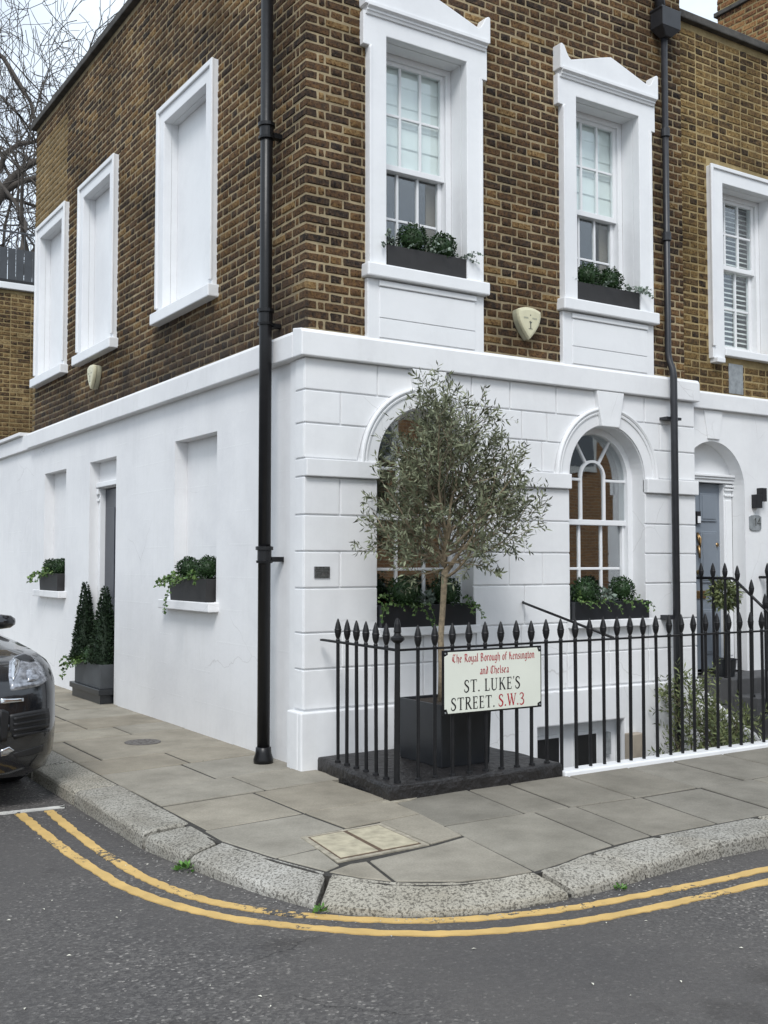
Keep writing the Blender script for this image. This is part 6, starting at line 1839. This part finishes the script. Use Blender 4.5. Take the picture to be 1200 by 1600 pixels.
# ------------------------------------------------------------------ beyond the side wall
gw = thing('garden_wall', (.1, 10, 0), 'white rendered wall with coping continuing behind the corner house', 'wall')
MB().box(SX, .26, 7.902, 13.5, -.3, Z_BAND0).build('wall', 'stucco_side', gw)
MB().box(-.02, .28, 7.902, 13.5, Z_BAND0 + .0, Z_BAND1).build('band', 'stucco_side', gw, bevel=.008)
MB().box(-.075, .30, 8.25, 13.5, Z_BAND1 + .002, Z_BAND1 + .05).build('coping', 'stucco_side', gw, bevel=.006)
fh = thing('rear_house', (3, 12, 0), 'yellow stock brick building with dark clad roof terrace behind the white side wall', 'house')
FY = 11.8
fw_ = MB().box(.30, 7.0, FY + .006, FY + .25, 0, 6.28).build('wall', 'mortar_yellow', fh)
lay_bricks([dict(o=(.30, FY, 0), a=(1, 0, 0), n=(0, -1, 0), length=3.2, z0=3.3, z1=6.28, corner='A', closer=False, holes=[])], fw_, 'brick_far', 240)
MB().box(.25, 7.0, FY - .07, FY + .28, 6.285, 6.40).build('parapet_coping', 'gloss_white', fh, bevel=.01)
for k in range(28):
    MB().box(.30 + k * .14, .30 + k * .14 + .125, FY + .02, FY + .05 + .012 * (k % 2), 6.405, 7.02).build('cladding_board', 'dark_cladding', fh)
MB().box(.28, 4.3, FY + .015, FY + .075, 6.402, 6.47).build('cladding_rail', 'void_black', fh)
for k in range(30):
    MB().box(.30 + k * .11, .312 + k * .11, FY + .03, FY + .042, 7.02, 7.30).build('terrace_bar', 'dark_cladding', fh)
MB().box(.28, 3.6, FY + .025, FY + .05, 7.30, 7.33).build('terrace_rail', 'dark_cladding', fh)
MB().box(.26, 7.0, FY + .26, 18, 5.9, 6.2).build('roof', 'slate', fh)

# ------------------------------------------------------------------ bare trees
def bare_tree(label, base, H, seed, lean, group='bare winter trees', depth=6, split=2.75, rmin=.0095, limbs=()):
    t = thing('bare_tree', base, label, 'tree', group)
    rng = np.random.default_rng(seed)
    thick = MB(); segs = []
    def go(p, d, L, r, lvl):
        n_ = 5 if lvl < 4 else 4
        pts = [p.copy()]; rr = [r]
        for k in range(n_):
            d = (d + Vector(rng.normal(0, .13 + .02 * lvl, 3)) + Vector((0, 0, .05))).normalized()
            p = p + d * (L / n_); pts.append(p.copy()); rr.append(max(rmin, r * (1 - .35 * (k + 1) / n_)))
            if lvl >= 2 and lvl < depth and rng.uniform() < .42:
                s = Vector(rng.normal(0, 1, 3)); s = (s - d * s.dot(d)).normalized()
                go(p, (d * .5 + s).normalized(), L * .55, rr[-1] * .5, min(depth, lvl + 2))
        if lvl <= 2: thick.tube(pts, rr, 8, cap=False)
        else: segs.append((pts, rr))
        if lvl >= depth: return
        k = int(split + rng.uniform(0, .9)) if lvl else 4
        for i in range(k):
            s = Vector(rng.normal(0, 1, 3)); s = (s - d * s.dot(d)).normalized()
            go(p, (d * rng.uniform(.6, 1.1) + s * rng.uniform(.45, .95) + Vector((0, 0, .1)) + lean * .10).normalized(), L * rng.uniform(.62, .82), rr[-1] * rng.uniform(.52, .72), lvl + 1)
    go(Vector(base), Vector((0, 0, 1)), H * .36, H * .019, 0)
    for L_ in limbs:   # heavy limbs traced in the photograph, set at the tree's own distance
        P_ = []
        for k, (px, py, r) in enumerate(L_):
            d_ = ray(px, py); P_.append((CAM + d_ * (30.0 / F_PX), r))
        thick.tube([p for p, r in P_], [r for p, r in P_], 8, cap=False)
        for k in range(1, len(P_)):
            dd = (P_[k][0] - P_[k - 1][0]).normalized()
            for q in range(1 if k < len(P_) - 1 else 3):
                go(P_[k][0].lerp(P_[k - 1][0], q * .3), (dd + Vector(rng.normal(0, .6, 3)) + Vector((0, 0, .2))).normalized(), 2.2, P_[k][1] * .45, 4)
    thick.build('trunk', 'tree_bark', t, smooth=True, recalc=False)
    V = []; Q = []
    o = 0
    for pts, rr in segs:
        for k, p in enumerate(pts):
            dd = (pts[min(k + 1, len(pts) - 1)] - pts[max(k - 1, 0)]).normalized()
            a = dd.orthogonal().normalized(); b = dd.cross(a)
            for q in range(3):
                th = 2 * PI * q / 3
                V.append(p + (a * math.cos(th) + b * math.sin(th)) * rr[k])
            if k:
                for q in range(3): Q.append((o + 3 * (k - 1) + q, o + 3 * (k - 1) + (q + 1) % 3, o + 3 * k + (q + 1) % 3, o + 3 * k + q))
        o += 3 * len(pts)
    tag(np_mesh('crown', np.array([tuple(v) for v in V]), np.array(Q), 'tree_bark', t), kind='stuff')
    print('tree segs', len(segs))
bare_tree('large bare plane tree with thick limbs behind the rear building', (1.9, 24.5, -2.5), 19.0, 4, Vector((.6, -.4, 0)), limbs=([(-80, 480, .26), (-40, 370, .2), (0, 305, .15), (18, 280, .12), (38, 262, .10), (60, 250, .08)], [(5, 300, .11), (30, 285, .09), (62, 276, .07)], [(-2, 270, .08), (8, 240, .075), (28, 226, .07), (62, 220, .05)], [(-40, 60, .08), (5, 90, .065), (30, 130, .055), (48, 160, .05), (56, 195, .04)]))
bare_tree('thinner bare tree rising behind the house parapet at the left', (7.5, 29.0, -2.5), 20.0, 9, Vector((-.2, 0, 0)))

# ------------------------------------------------------------------ houses across the street (mirrored in the windows)
simple('opp_stone', (0.62, 0.60, 0.55), 0.8, 0.1, 3)
m, n, l, p = new_mat('opp_brick')
v = coords(n, l, 'World')
mpn = n.new('ShaderNodeMapping'); mpn.inputs['Rotation'].default_value = (PI / 2, 0, 0)
l.new(v, mpn.inputs['Vector'])
bt = n.new('ShaderNodeTexBrick')
bt.inputs['Color1'].default_value = (.30, .15, .06, 1); bt.inputs['Color2'].default_value = (.20, .095, .04, 1); bt.inputs['Mortar'].default_value = (.30, .24, .16, 1)
bt.inputs['Scale'].default_value = 1.0; bt.inputs['Brick Width'].default_value = .225; bt.inputs['Row Height'].default_value = .075; bt.inputs['Mortar Size'].default_value = .006
l.new(mpn.outputs['Vector'], bt.inputs['Vector']); l.new(bt.outputs['Color'], p.inputs['Base Color'])
p.inputs['Roughness'].default_value = .9
for k in range(4):
    x0 = 4.0 + k * 6.0
    oh = thing('opposite_house', (x0 + 3, -12, ROAD), ['brown brick house across the street nearest the junction, seen only mirrored in glass', 'second brown brick house across the street, seen only mirrored in glass', 'third brown brick house across the street, seen only mirrored in glass', 'last brown brick house across the street, seen only mirrored in glass'][k], 'house', 'houses across the street')
    MB().box(x0, x0 + 5.99, -19, -12, ROAD, 6.4).build('wall', 'opp_brick', oh)
    MB().box(x0, x0 + 5.99, -19, -11.93, 6.402, 6.6).build('parapet_coping', 'opp_stone', oh)
    for xa in (x0 + .9, x0 + 3.9):
        wf = MB().box(xa - .12, xa + 1.12, -12.0, -11.94, 3.8, 5.7).build('window', 'opp_stone', oh)
        MB().box(xa, xa + 1, -11.939, -11.93, 3.92, 5.58).build('pane', 'car_glass', wf)
    dd_ = MB().box(x0 + .9, x0 + 1.8, -12.0, -11.94, ROAD, 2.2).build('door', 'door_dark', oh)
    wf = MB().box(x0 + 2.3, x0 + 3.1, -12.0, -11.94, .8, 2.2).build('window', 'opp_stone', oh)
    MB().box(x0 + 2.4, x0 + 3.0, -11.939, -11.93, .9, 2.1).build('pane', 'car_glass', wf)
tag(MB().box(-1.0, 60, -11.9, -9.2, ROAD - .1, ROAD + .1).build('far_pavement', 'york_stone'), kind='structure')
